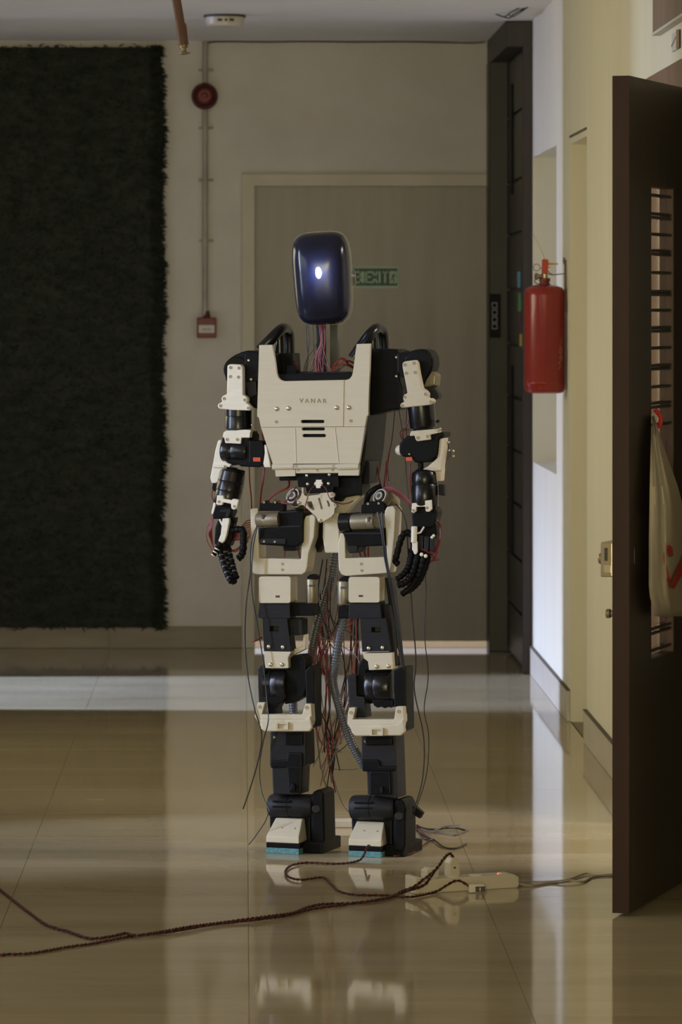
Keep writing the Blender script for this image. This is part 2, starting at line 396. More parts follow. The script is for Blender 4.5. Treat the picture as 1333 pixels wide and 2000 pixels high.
# ------------------------------------------------------------------ artificial grass wall panel
gp = tag(empty('grass_wall_panel', (-0.95, YB, 0)), 'dark green black shaggy fibre panel covering the left of the back wall', 'wall panel')
gx0, gx1, gz0, gz1 = -0.85, 0.604, 0.084, 2.655          # local x
MB().box((gx0, -0.02, gz0 + 0.008), (gx1 - 0.022, -0.001, gz1 - 0.012)).done('backing', 'grass', gp)
vs, fs = [], []
R = random.Random(3)
for i in range(34000):
    z = R.uniform(gz0 + 0.004, gz1 - 0.004)
    ed = gx1 - 0.010 + 0.005 * math.sin(z * 9.0) + 0.004 * math.sin(z * 31.0) + 0.003 * math.sin(z * 83.0)
    x = R.uniform(gx0, ed) if i < 26000 else R.uniform(ed - 0.03, ed)
    a = R.choice((0, math.pi)) + R.gauss(0, 0.55); L = R.uniform(0.016, 0.036); w = R.uniform(0.0014, 0.003); out = R.uniform(0.008, 0.03)
    if L * abs(math.sin(a)) > 0.014: L *= 0.6
    d = Vector((math.cos(a) * L, -out, math.sin(a) * L - 0.006)); n = Vector((-math.sin(a), 0, math.cos(a))) * w
    p = Vector((x, -0.012, z)); b = len(vs)
    vs += [p - n, p + n, p + d * 0.6 + n * 0.9 + Vector((0, 0, 0.003)), p + d * 0.6 - n * 0.9 + Vector((0, 0, 0.003)), p + d]
    fs += [(b, b + 1, b + 2, b + 3), (b + 3, b + 2, b + 4)]
me = bpy.data.meshes.new('fibres'); me.from_pydata(vs, [], fs); me.materials.append(M['grass'])
o = bpy.data.objects.new('fibres', me); COL.objects.link(o); o.parent = gp; o['kind'] = 'stuff'

# ------------------------------------------------------------------ things on the back wall
sB = F / YB
cd = tag(empty('conduit', W(401, 340, YB)), 'thin dusty vertical pipe running down the wall beside the fibre panel', 'pipe')
z0 = W(401, 618, YB).z - cd.location.z; z1 = ZC - 0.002 - cd.location.z
zm = W(401, 188, YB).z - cd.location.z
MB().cyl((0, -0.014, z0), (0, -0.014, zm - 0.058), 0.0125, 14).done('tube', 'conduit', cd)
MB().cyl((0, -0.014, zm + 0.058), (0, -0.014, z1), 0.0125, 14).done('tube', 'conduit', cd)
for py in (137, 250, 352, 470):
    zz = W(401, py, YB).z - cd.location.z
    mb = MB(); mb.cyl((0, -0.014, zz - 0.006), (0, -0.014, zz + 0.006), 0.0155, 14); mb.box((-0.030, -0.006, zz - 0.006), (0.036, -0.0005, zz + 0.006), 0.002)
    mb.ball((0.030, -0.008, zz), 0.006, seg=8); mb.done('saddle_clip', 'conduit', cd)
al = tag(empty('alarm_sounder', W(400, 188, YB - 0.028)), 'round dark red fire alarm sounder on the pipe near the ceiling', 'alarm')
r = 26 / sB
MB().lathe((0, 0.027, 0), (0, -0.035, 0), [(0, r * 0.9), (0.15, r), (0.55, r), (0.8, r * 0.82), (0.82, r * 0.78), (0.7, r * 0.6)], 32).done('body', 'red_dark', al)
MB().lathe((0, 0.0, 0), (0, -0.045, 0), [(0, r * 0.60), (0.75, r * 0.60), (0.85, r * 0.5), (0.7, r * 0.45), (0.7, r * 0.40)], 28).done('rim', 'red_dull', al)
MB().lathe((0, 0.0, 0), (0, -0.045, 0), [(0, r * 0.30), (0.9, r * 0.30), (1.0, r * 0.2)], 20).done('horn', 'red_dull', al)
cp = tag(empty('call_point', W(404, 640, YB)), 'red square break glass call point at the foot of the pipe', 'call point')
MB().box((-19 / sB, -0.045, -20 / sB), (19 / sB, -0.0005, 20 / sB), 0.006).done('box', 'red_dull', cp)
MB().box((-15.5 / sB, -0.048, -10 / sB), (15.5 / sB, -0.044, 5 / sB), 0.001).done('label_plate', 'paper', cp)
mb = MB()
for i, w in enumerate((5, 3, 6, 4, 5)): mb.box(((-9 + i * 3.9) / sB, -0.0492, -4.2 / sB), ((-9 + i * 3.9 + 2.6) / sB, -0.0478, (-2.6 + (i % 2)) / sB))
mb.box((-2 / sB, -0.0465, 11 / sB), (3 / sB, -0.0447, 13.5 / sB)); mb.done('printed_marks', 'ink', cp)['kind'] = 'stuff'
MB().lathe((0, -0.014, 20 / sB), (0, -0.014, 33 / sB), [(0, 0.018), (0.6, 0.014), (1, 0.012)], 14).done('gland', 'red_dark', cp)
# cable along the ceiling joint
pts = [W(402, 112, YB - 0.008), W(401, 92, YB - 0.008), W(410, 83, YB - 0.008), W(450, 81, YB - 0.008), W(520, 82, YB - 0.008), W(600, 81, YB - 0.008), W(700, 82, YB - 0.008), W(790, 81.5, YB - 0.008), W(870, 83, YB - 0.008), W(920, 84, YB - 0.008), W(948, 82, YB - 0.008)]
tag(MB().tube(catmull(pts, 6), 0.0032, 6).done('ceiling_cable', 'black_wire'), 'thin black cable running along the joint of wall and ceiling', 'cable')
# exit sign on the back door
ex = tag(empty('exit_sign', W(722, 541, YB + 0.0085)), 'green exit sign stuck on the grey back door beside the robot head', 'sign')
def e2(px, py): p = W(px, py, YB + 0.0085) - ex.location; return p.x, p.z
def ebox(mb, x0, y0, x1, y1, t0, t1):
    a = e2(x0, y1); b = e2(x1, y0); mb.box((a[0], -t1, a[1]), (b[0], -t0, b[1]))
mb = MB(); ebox(mb, 664, 520, 780, 562.5, 0, 0.002); mb.done('plate', 'exit_light', ex)
mb = MB(); ebox(mb, 668, 524.5, 777, 558, 0.0018, 0.0028); mb.done('dark_field', 'exit_dark', ex)
def estroke(mb, a, b, w=3.4):
    a = Vector(e2(*a)).to_3d(); b = Vector(e2(*b)).to_3d(); a = Vector((a.x, -0.0026, a.y)); b = Vector((b.x, -0.0026, b.y))
    d = (b - a); n = Vector((-d.z, 0, d.x)).normalized() * (w / 2 / sB)
    mb.prism([a - n, b - n, b + n, a + n], (0, -0.0014, 0))
def elet(strokes):
    mb = MB()
    for s_ in strokes: estroke(mb, *s_)
    mb.done('letter', 'exit_light', ex)
elet([((696, 531.5), (706, 531.5)), ((697, 541), (706, 541)), ((696, 551.5), (706, 551.5)), ((705, 530), (705, 553), 4)])
elet([((709.5, 530), (709.5, 553), 4.5)])
elet([((716, 530), (716, 553), 4), ((716, 531.5), (727, 531.5)), ((716, 541), (725, 541)), ((716, 551.5), (727, 551.5))])
elet([((728.2, 530), (737, 553)), ((737, 530), (728.2, 553))])
elet([((741.8, 530), (741.8, 553), 3.8)])
elet([((747.6, 531.5), (757.6, 531.5)), ((752.6, 530), (752.6, 553), 3.8)])
mb = MB(); ebox(mb, 761, 529.5, 776, 553.5, 0.0026, 0.004); mb.done('pictogram_ground', 'exit_light', ex)
mb = MB()
def ek(a, b, w):
    A = Vector(e2(*a)); B = Vector(e2(*b)); a = Vector((A.x, -0.0038, A.y)); b = Vector((B.x, -0.0038, B.y))
    n = Vector((-(b - a).z, 0, (b - a).x)).normalized() * (w / 2 / sB); mb.prism([a - n, b - n, b + n, a + n], (0, -0.0014, 0))
for a, b, w in (((770, 536), (767, 543), 3), ((767, 543), (771, 547), 2), ((771, 547), (768, 552), 2), ((767, 543), (763, 549), 2), ((770, 537), (765, 538), 1.8), ((770, 537), (774, 540), 1.8), ((771, 532), (772.5, 533), 2.5)): ek(a, b, w)
mb.done('running_figure', 'exit_dark', ex)

# ceiling detector, sprinkler drop, loose wires
dt = tag(empty('smoke_detector', W(439, 43, F / 487)), 'white rounded box detector with three dark slots on the ceiling', 'detector')
dt.location.z = ZC
sd = 487
MB().lathe((0, 0, -0.0005), (0, 0, -0.010), [(0, 41 / sd), (1, 41 / sd)], 32).done('base_ring', 'ink', dt)
MB().lathe((0, 0, -0.006), (0, 0, -0.046), [(0, 38 / sd), (0.8, 37 / sd), (1, 33 / sd)], 32).done('body', 'plastic_w', dt)
for x, w in ((-9, 4.5), (3, 2.2), (14, 4.5)):
    q = 37.6 / sd; MB().box(((x - w) / sd, -q - 0.001, -0.029), ((x + w) / sd, -q + 0.012, -0.019), 0.001).done('slot', 'ink', dt)
Ys = F / 610
sp = tag(empty('sprinkler_drop', W(356, 60, Ys)), 'red brown slanting sprinkler pipe hanging from the ceiling', 'pipe')
def sl(px, py, dy=0): return W(px, py, Ys + dy) - sp.location
MB().tube([sl(327, -106), sl(345, 0), sl(352, 45), sl(354, 50), sl(359, 88)], lambda i, m: (0.0145, 0.0145, 0.015, 0.0172, 0.0165)[i], 14).done('tube', 'copper', sp)
mb = MB(); mb.lathe(sl(359, 86), sl(361, 107), [(0, 0.013), (0.35, 0.013), (0.36, 0.008), (0.6, 0.006), (0.8, 0.009), (0.82, 0.0195), (0.9, 0.0195), (1, 0.006)], 14); mb.done('sprinkler_head', 'olive', sp)
lw = tag(empty('loose_ceiling_wires', W(995, 20, F / 490)), 'short dark wire ends hanging from the ceiling above the dark door', 'wires')
lw.location.z = ZC
for a in (((-0.05, 0.05, 0), (-0.02, 0.0, -0.014), (0.0, -0.15, -0.006), (0.02, -0.3, -0.001)), ((-0.04, 0.1, 0), (0.0, 0.0, -0.02), (0.01, -0.1, -0.012), (0.04, -0.3, -0.001)), ((0.0, 0.05, 0), (0.01, -0.1, -0.02), (0.05, -0.35, -0.001))):
    MB().tube(catmull(a, 5), 0.0028, 5).done('wire', 'black_wire', lw)

# ------------------------------------------------------------------ fire extinguisher on the right wall
fx = tag(empty('fire_extinguisher', (XR - 0.080, 15.56, W(1065, 768, 15.56).z)), 'red fire extinguisher hanging on the pale right wall pier', 'extinguisher')
q = F / 15.56
R0 = 0.0745; Hb = (768 - 556) / q
prof = [(0.045, 0.030), (0.012, 0.045), (0.0, 0.058), (0.012, 0.069), (0.05, R0 - 0.0005), (0.088, R0), (0.092, R0 + 0.0012), (0.102, R0 + 0.0012), (0.106, R0), (0.90, R0), (0.945, R0 * 0.965), (0.972, R0 * 0.86), (0.99, R0 * 0.62), (1.0, R0 * 0.32)]
MB().lathe((0, 0, 0), (0, 0, Hb), prof, 40).done('cylinder', 'red_paint', fx)
MB().lathe((0, 0, Hb - 0.004), (0, 0, Hb + 0.024), [(0, 0.0215), (0.3, 0.0205), (0.35, 0.0175), (0.55, 0.0175), (0.6, 0.021), (1, 0.020)], 20).done('neck', 'red_dull', fx)
mb = MB(); mb.cyl((0, 0, Hb + 0.02), (0, 0, Hb + 0.045), 0.011, 14, 0.002); mb.cyl((0, 0, Hb + 0.03), (-0.028, -0.01, Hb + 0.030), 0.008, 12); mb.cyl((-0.026, -0.009, Hb + 0.030), (-0.034, -0.012, Hb + 0.030), 0.013, 14, 0.002)
mb.done('valve', 'brass', fx)
MB().prism([(-0.010, -0.014, Hb + 0.040), (0.011, -0.014, Hb + 0.038), (0.013, -0.022, Hb + 0.092), (-0.009, -0.022, Hb + 0.094)], (0, 0.03, 0), 0.003).done('carrying_handle', 'orange_red', fx)
MB().prism([(0.012, 0, Hb + 0.082), (0.050, 0, Hb + 0.078), (0.050, 0, Hb + 0.073), (0.012, 0, Hb + 0.072)], (0, 0.008, 0), 0.001).done('squeeze_lever', 'yellow', fx)
ring = [Vector((-0.030 + 0.0125 * math.cos(t), -0.012, Hb + 0.063 + 0.0125 * math.sin(t))) for t in [i * math.pi / 8 for i in range(17)]]
mb = MB(); mb.tube(ring, 0.0013, 6); mb.tube([(-0.018, -0.012, Hb + 0.06), (0.022, -0.012, Hb + 0.064)], 0.0015, 6); mb.done('safety_pin', 'grey_wire', fx)
MB().tube(catmull([(-0.034, -0.01, Hb + 0.024), (-0.037, -0.012, Hb + 0.012), (-0.030, -0.012, Hb + 0.004), (-0.018, -0.012, Hb + 0.004)], 5), 0.002, 6).done('tether', 'grey_wire', fx)
mb = MB(); mb.tube(catmull([(0.012, 0, Hb + 0.04), (0.03, 0.0, Hb + 0.036), (0.05, 0, Hb + 0.038), (0.078, 0.0, Hb + 0.041)], 5), 0.002, 6)
mb.tube(catmull([(0.012, 0, Hb + 0.05), (0.022, -0.004, Hb + 0.04), (0.030, 0, Hb + 0.037)], 5), 0.0018, 6); mb.done('hanging_wire', 'grey_wire', fx)
mb = MB(); mb.box((0.073, -0.012, Hb - 0.10), (0.0795, 0.012, Hb + 0.092), 0.002); mb.tube(catmull([(0.076, 0, Hb + 0.07), (0.070, 0, Hb + 0.085), (0.072, 0, Hb + 0.10)], 5), 0.003, 6); mb.done('wall_hook', 'brown_frame', fx)
mb = MB()
for i in range(26):
    th = math.radians(R.uniform(-50, -30)); zc = R.uniform(0.09, 0.225) + R.gauss(0, 0.01)
    p = Vector((R0 * math.cos(th), R0 * math.sin(th), zc)); n = Vector((math.cos(th), math.sin(th), 0)); t_ = Vector((-n.y, n.x, 0))
    w, h = R.uniform(0.0006, 0.0022), R.uniform(0.002, 0.009)
    pp = p + n * 0.0001
    mb.prism([pp - t_ * w - Vector((0, 0, h)), pp + t_ * w * 0.6 - Vector((0, 0, h * 0.5)), pp + t_ * w + Vector((0, 0, h)), pp - t_ * w * 0.5 + Vector((0, 0, h * 0.7))], n * 0.0004)
sc_ = mb.done('paint_scuffs', 'scuff', fx); sc_['kind'] = 'stuff'

# yellow straw hanging on the jamb above it
tag(MB().tube(catmull([SX(1042, 457, 1.182), SX(1050, 472, 1.18), SX(1056, 484, 1.165), Vector((XR - 0.080, 15.545, W(1065, 506, 15.56).z))], 5), 0.0012, 5).done('loose_string', 'yellow'), 'thin yellow string hanging from the dark jamb over the extinguisher', 'string')

# ------------------------------------------------------------------ open brown door, with frame
leafA = Vector((0.910, 10.470, 0)); ang = math.atan2(0.855, 0.285)        # free edge, far-left corner
leaf = empty('door_4', (0.931, 10.463, 0), ang - math.pi / 2); struct(leaf)
LT, LW = 0.0425, 0.90                                                      # local: y along leaf from free edge, x across
iv = (leaf.matrix_basis).inverted()
def DF(px, py, off=0.0):                                                   # point on the near face (local x = LT/2 + off)
    M_ = leaf.matrix_basis; n = (M_.to_3x3() @ Vector((1, 0, 0))); p0 = M_ @ Vector((LT / 2 + off, 0, 0))
    d = Vector(((px - CX) / F, 1, -(py - CY) / F)); o_ = Vector((0, 0, CH))
    t = (p0 - o_).dot(n) / d.dot(n); return M_.inverted() @ (o_ + d * t)
sy0 = DF(1273, 600).y; sy1 = DF(1317, 600).y
sz1 = DF(1273, 361).z; sz0 = DF(1273, 1290).z
z0, z1 = 0.008, 2.070
outl = [(LT / 2, 0, z0), (LT / 2, LW, z0), (LT / 2, LW, z1), (LT / 2, 0, z1)]
hole = [(LT / 2, sy0, sz0), (LT / 2, sy0, sz1), (LT / 2, sy1, sz1), (LT / 2, sy1, sz0)]
MB().prism(outl, (-LT, 0, 0), holes=[hole]).done('leaf_panel', 'brown_leaf', leaf)
MB().box((-LT / 2, -0.0015, z0), (LT / 2, 0.0002, z1)).done('edge_strip', 'brown_edge', leaf)
mb = MB()
for (a, b) in (((-LT / 2 + .001, sy0 - 0.001, sz0), (LT / 2 - .001, sy0 + 0.004, sz1)), ((-LT / 2 + .001, sy1 - 0.004, sz0), (LT / 2 - .001, sy1 + 0.001, sz1)),
               ((-LT / 2 + .001, sy0, sz1 - 0.004), (LT / 2 - .001, sy1, sz1 + 0.001)), ((-LT / 2 + .001, sy0, sz0 - 0.001), (LT / 2 - .001, sy1, sz0 + 0.004))): mb.box(a, b)
mb.done('slot_lining', 'slot_brown', leaf)
MB().box((-0.003, sy0 + 0.003, sz0), (0.003, sy1 - 0.003, sz1)).done('glass_pane', 'glass', leaf)
barsy = [381, 417, 424.5, 457, 489, 496, 532, 569, 575, 606, 640, 647, 680, 714, 721, 756, 788, 796, 830, 1229, 1238, 1271]
for py in barsy:
    z = DF(1280, py).z
    MB().tube([(0.013, sy0 + 0.001, z), (0.013, sy1 - 0.001, z)], 0.0042, 8).done('bar', 'black_gloss', leaf)
mb = MB(); mb.box((-LT / 2 - 0.036, 0.004, 0.81 - 0.016), (-LT / 2, 0.022, 0.81 + 0.072), 0.003)
lk0 = DF(1230, 1128).z; lk1 = DF(1230, 1060).z
mb = MB(); mb.box((-LT / 2 - 0.030, -0.001, lk0), (-LT / 2, 0.10, lk1), 0.003); lock = mb.done('lock_case', 'brass', leaf)
MB().box((-LT / 2 - 0.021, -0.004, lk0 + 0.010), (-LT / 2 - 0.003, 0.0, lk0 + 0.030), 0.001).done('latch_bolt', 'steel', lock)
MB().box((-LT / 2 - 0.020, -0.003, lk0 + 0.040), (-LT / 2 - 0.012, 0.0, lk0 + 0.072), 0.001).done('keeper_slot', 'ink', lock)
zz = (lk0 + lk1) / 2 - 0.0
MB().cyl((-LT / 2 - 0.029, 0.04, zz), (-LT / 2 - 0.044, 0.04, zz), 0.014, 16, 0.003).done('thumb_knob', 'brass', lock)
zz = DF(1230, 1201).z
MB().lathe((-LT / 2, 0.03, zz), (-LT / 2 - 0.024, 0.03, zz), [(0, 0.009), (0.4, 0.008), (0.55, 0.0115), (0.9, 0.0115), (1, 0.006)], 16).done('door_stop_knob', 'brass', leaf)
zz = DF(1240, 1085).z
MB().box((LT / 2, 0.045, zz - 0.02), (LT / 2 + 0.003, 0.065, zz + 0.02), 0.001).done('escutcheon', 'black_gloss', leaf)
# frame of that doorway, kept on the wall
d4 = struct(MB().box((XR - 0.014, 12.255, 0), (XR + 0.010, 12.345, 2.165), 0.004).done('trim_1', 'brown_frame'))
MB().box((XR - 0.014, 11.30, 2.085), (XR + 0.12, 12.25, 2.165), 0.004).done('frame_head', 'brown_frame', d4)
MB().box((XR - 0.006, 11.27, 0), (XR + 0.12, 11.335, 2.085), 0.004).done('frame_jamb', 'brown_frame', d4)
# board and small plate above
z0_ = SX(1291, 66, XR).z
y_ = SX(1291, 66, XR).y
pb = tag(empty('wall_board', (XR - 0.0005, y_ - 0.6, z0_ + 0.17)), 'brown wooden board fixed high on the wall above the doorway', 'board')
MB().box((-0.022, -0.6, -0.17), (0, 0.6, 0.17), 0.002).done('panel', 'brown_board', pb)
MB().box((-0.024, -0.6, -0.176), (0, 0.6, -0.168), 0.001).done('edging', 'paper', pb)
a = SX(1317.5, 68, XR); b = SX(1331, 95, XR)
pz = tag(empty('door_plate', (XR - 0.0005, (a.y + b.y) / 2, CH + (600 - 84) * a.y / F)), 'small pale plate with brown stepped mark below the wall board', 'plate')
hw = (a.y - b.y) / 2
MB().box((-0.006, -hw, -0.025), (0, hw, 0.025), 0.002).done('plate', 'paper', pz)
MB().box((-0.010, -hw, -0.025), (0, -hw + 0.03, 0.026), 0.002).done('end_cap', 'mark', pz)
mb = MB()
for i in range(4): mb.box((-0.0075, hw - 0.02 - i * 0.03, -0.012 + i * 0.005), (-0.0055, hw - 0.005 - i * 0.03, -0.004 + i * 0.005))
mb.done('stepped_mark', 'mark', pz)

# cloth bag hanging on that door
bag = tag(empty('cloth_bag', leaf.matrix_basis @ Vector((LT / 2, sy0 + 0.06, 1.0))), 'pale cloth bag with red stroke hanging on the brown door', 'bag')
bag.rotation_euler = leaf.rotation_euler
off0 = Vector((LT / 2, sy0 + 0.06, 1.0))
rows = [(812, 1275, 1279, 0.002), (830, 1274.5, 1284, 0.006), (850, 1273, 1290, 0.012), (880, 1271.5, 1300, 0.020), (910, 1271, 1311, 0.027), (950, 1270, 1325, 0.036), (985, 1269.5, 1334, 0.042), (1060, 1268, 1336, 0.048), (1110, 1268, 1336, 0.048), (1140, 1268, 1336, 0.046), (1165, 1270, 1336, 0.043), (1186, 1276, 1336, 0.036), (1200, 1278, 1336, 0.022), (1204, 1279, 1336, 0.010)]
vs, fs = [], []; NC = 22
def bagface(row, t):
    py, xa, xb, th = row
    w = math.sin(math.pi * min(max(t * 0.9 + 0.08, 0), 1))
    fold = 0.006 * math.sin(t * 13 + py * 0.006) * min(1, (py - 825) / 120) + 0.002 * math.sin(t * 29 - py * 0.012)
    x = max(0.010, 0.012 + 0.8 * th * (0.35 + 0.65 * w) + fold * w)
    return DF(xa + (xb - xa) * t, py + (-8 * t if py > 1180 else 0), x) - off0, x
for r_ in rows:
    for k in range(NC + 1):
        p, x = bagface(r_, k / NC); vs.append(tuple(p))
    for k in range(NC, -1, -1):
        p = DF(r_[1] + (r_[2] - r_[1]) * k / NC, r_[0], 0.004) - off0; vs.append(tuple(p))
n = 2 * (NC + 1)
for i in range(len(rows) - 1):
    for k in range(n):
        fs.append((i * n + k, i * n + (k + 1) % n, (i + 1) * n + (k + 1) % n, (i + 1) * n + k))
fs.append(tuple(range(n))); fs.append(tuple(range((len(rows) - 1) * n, len(rows) * n))[::-1])
mb = MB(); me = bpy.data.meshes.new('t'); me.from_pydata(vs, [], fs); mb.bm.from_mesh(me); bpy.data.meshes.remove(me)
bmesh.ops.recalc_face_normals(mb.bm, faces=mb.bm.faces); mb.smooth = True
mb.done('body', 'bag', bag)
def BP(px, py, lift=0.006):
    for ra, rb in zip(rows, rows[1:]):
        if ra[0] <= py <= rb[0]:
            f = (py - ra[0]) / (rb[0] - ra[0]); row = tuple(ra[i] + (rb[i] - ra[i]) * f for i in range(4)); break
    t = (px - row[1]) / (row[2] - row[1]); p, x = bagface(row, t); return p + Vector((lift, 0, 0))
def ribbon(pts, wid):
    mb = MB(); P_ = catmull([Vector((a, b, 0)) for a, b in pts], 6); L_, R_ = [], []
    for i, p in enumerate(P_):
        d = (P_[min(i + 1, len(P_) - 1)] - P_[max(i - 1, 0)]).normalized(); nn = Vector((-d.y, d.x, 0)) * wid(i / (len(P_) - 1))
        L_.append(p + nn); R_.append(p - nn)
    t = bmesh.new()
    A = [t.verts.new(BP(p.x, p.y, 0.005)) for p in L_]; B = [t.verts.new(BP(p.x, p.y, 0.005)) for p in R_]
    for i in range(len(A) - 1): t.faces.new((A[i], A[i + 1], B[i + 1], B[i]))
    mb._merge(t); return mb
ribbon([(1311, 1086), (1307, 1080), (1305, 1069), (1298, 1070), (1295, 1085), (1297, 1105), (1302, 1128), (1310, 1144)], lambda t: 2.0 + 3.2 * math.exp(-((t - 0.2) / 0.14) ** 2) + 3.5 * max(0, t - 0.55)).done('red_hook_print', 'bag_red', bag)
ribbon([(1309, 1148), (1315, 1136), (1322, 1122), (1330, 1106), (1341, 1085)], lambda t: 5.5 + 2.5 * t).done('red_stroke_print', 'bag_red', bag)
mb = MB(); mb.tube(catmull([DF(1276, 836) - off0 + Vector((0.016, 0, 0)), DF(1275, 815) - off0 + Vector((0.022, 0, 0)), DF(1275.5, 800) - off0 + Vector((0.006, 0, 0))], 6), 0.006, 8)
mb.done('strap', 'bag_red', bag)

# ------------------------------------------------------------------ the robot
YAW = math.radians(20)
RX, RY = 0.212, 11.72
rob = tag(empty('humanoid_robot', (RX, RY, 0), -YAW), 'cream and black standing humanoid robot with glossy black head and one white light', 'robot')
CA, SA = math.cos(YAW), math.sin(YAW)
def L(px, py, v=0.0):
    k = (px - CX) / F
    u = (k * (RY + v * CA) - RX - v * SA) / (CA + k * SA)
    Y = RY - u * SA + v * CA
    return Vector((u, v, CH - (py - CY) * Y / F))
PXM = 1 / 708.0
def P(name, m, pts, v, d, holes=None, bev=0.002, parent=None, seg=2):
    pp = [L(a, b, v) for a, b in pts]
    hh = [[L(a, b, v) for a, b in h] for h in holes] if holes else None
    return MB().prism(pp, (0, d, 0), bev, hh, seg).done(name, m, parent or rob)
def RP(x0, y0, x1, y1): return [(x0, y0), (x1, y0), (x1, y1), (x0, y1)]
def rrect(x0, y0, x1, y1, r, n=4):
    out = []
    for cx_, cy_, a0 in ((x1 - r, y0 + r, -90), (x1 - r, y1 - r, 0), (x0 + r, y1 - r, 90), (x0 + r, y0 + r, 180)):
        for i in range(n + 1):
            t = math.radians(a0 + 90 * i / n); out.append((cx_ + r * math.cos(t), cy_ + r * math.sin(t)))
    return out
def C(name, m, a, b, rpx, n=24, bev=0.002, parent=None, prof=None):
    mb = MB(); pa, pb = L(*a), L(*b)
    if prof: mb.lathe(pa, pb, [(t, q * PXM) for t, q in prof], n)
    else: mb.cyl(pa, pb, rpx * PXM, n, bev)
    return mb.done(name, m, parent or rob)
# one screw, copied everywhere
mb = MB(); mb.lathe((0, 0.002, 0), (0, -0.0035, 0), [(0, 0.0062), (0.5, 0.0062), (0.85, 0.005), (1, 0.0028)], 12)
screw0 = mb.done('screw', 'steel', rob); used = [False]
scr_mesh = screw0.data
mb = MB(); mb.lathe((0, 0.002, 0), (0, -0.0025, 0), [(0, 0.0056), (0.6, 0.0056), (0.62, 0.0044), (0.5, 0.003)], 12)
tmp = mb.done('screw', 'tan_ink', rob); scr_dark = tmp.data
def screw(px, py, v, parent, dark=False, s=1.0):
    if not used[0]: o = screw0; used[0] = True; o.parent = parent
    else: o = dup(screw0, parent)
    o.data = scr_dark if dark else scr_mesh
    o.location = L(px, py, v - 0.0005); o.scale = (s, 1, s); return o
bpy.data.objects.remove(tmp)

def wire(pts, m='red_wire', r=0.0016, name='wire', n=5, parent=None, k=6):
    return MB().tube(catmull([L(*p) for p in pts], k), r, n).done(name, m, parent or rob)

VC = -0.085                                                   # chest plate front plane
# --- torso
chest = P('chest_plate', 'cream', [(506.5, 674), (531.5, 673.5), (537, 705), (540, 729), (543, 737), (548, 742), (555, 744.5), (677, 742), (683, 740), (688, 734), (690, 726), (697, 672), (723.5, 671), (719.5, 811), (716.5, 813), (713, 833), (510, 834), (506, 816), (502.5, 813.5)], VC, 0.012, bev=0.0015,
          holes=[rrect(588, 820, 634, 826.5, 3.2)])
cp_ = P('centre_panel', 'cream', [(554.5, 744.7), (672, 742.4), (670.5, 832.6), (550.5, 833.3)], VC - 0.0018, 0.003, parent=chest, holes=[rrect(588, 820, 634, 826.5, 3.2)])
lower = P('lower_chest_plate', 'cream', [(510, 834.5), (713, 833.5), (702, 905), (533, 906)], VC + 0.003, 0.012,
          holes=[rrect(589.5, 834.8, 635, 840.8, 2.8), rrect(591, 847.5, 637, 854, 3.2)])
for xa, xb in ((577, 574), (655, 660)):
    mb = MB(); mb.tube([L((xa if xa < 600 else xa), 836, VC + 0.003), L(xb + (5 if xb < 600 else 2), 904, VC + 0.003)], 0.0014, 6); mb.done('crease', 'cream', lower)
for x, y_ in ((540.5, 798.5), (563.5, 797.5), (657.5, 796), (681.5, 796)): screw(x, y_, VC if x in (540.5, 681.5) else VC - 0.002, chest, s=1.05)
for x, y_ in ((540, 824), (578.5, 823.5), (645, 822.5), (685.5, 822)): screw(x, y_, VC, chest, dark=True, s=0.75)
# bottom rail
for xa, xb, r_, nm in ((533, 575, 6.5, 'hem_roll'), (661, 702.5, 6.5, 'hem_roll'), (573, 663, 5.0, 'hem_rod')):
    C(nm, 'cream', (xa, 912, VC + 0.006), (xb, 911, VC + 0.006), r_, 16, 0.001)
P('hem_plate', 'cream', [(537, 917), (577, 917), (577, 930), (539, 931)], VC + 0.004, 0.01, bev=0.001)
P('hem_plate', 'cream', [(577, 917), (661, 916), (661, 924), (577, 924.5)], VC + 0.006, 0.008, bev=0.001)
hp = P('hem_plate', 'cream', [(661, 916), (702, 915), (701, 929), (661, 929)], VC + 0.004, 0.01, bev=0.001)
for x, y_ in ((583, 918.5), (620, 918.5), (650, 918)): screw(x, y_, VC + 0.006, hp, dark=True, s=0.6)
for x, y_ in ((579, 911.5), (652, 911)): screw(x, y_, VC, hp, dark=True, s=0.75)
# lettering
fc = bpy.data.curves.new('lettering', 'FONT'); fc.body = 'VANAR'; fc.align_x = 'CENTER'; fc.align_y = 'CENTER'; fc.size = 0.0165; fc.extrude = 0.0006; fc.space_character = 1.55; fc.offset = 0.00025
fo = bpy.data.objects.new('lettering', fc); COL.objects.link(fo)
me = bpy.data.meshes.new_from_object(fo); bpy.data.objects.remove(fo); me.materials.append(M['tan_ink'])
lt = bpy.data.objects.new('lettering', me); COL.objects.link(lt); lt.parent = chest; lt.location = L(611.5, 783, VC - 0.0022); lt.rotation_euler = (math.radians(90), 0, 0); lt.scale = (1.06, 1, 1)
lt['label'] = 'raised tan capital letters'
# housing behind plate
P('torso_housing', 'black', [(506, 690), (536, 690), (541, 730), (690, 728), (694, 690), (722, 688), (718, 815), (703, 905), (702, 931), (545, 931), (530, 905), (507, 815)], VC + 0.014, 0.15, bev=0.004)
P('inner_frame', 'charcoal', RP(560, 726, 678, 745), VC + 0.05, 0.04)
P('side_cowl', 'black', [(706, 818), (721, 800), (714, 880), (706, 932), (690, 932)], VC + 0.03, 0.165, bev=0.004)
P('connector_block', 'black', [(560, 715), (578, 712), (578, 745), (560, 745)], VC + 0.03, 0.03, bev=0.001)
P('battery_box', 'charcoal', rrect(703, 900, 722, 945, 4), VC + 0.06, 0.08, bev=0.003)
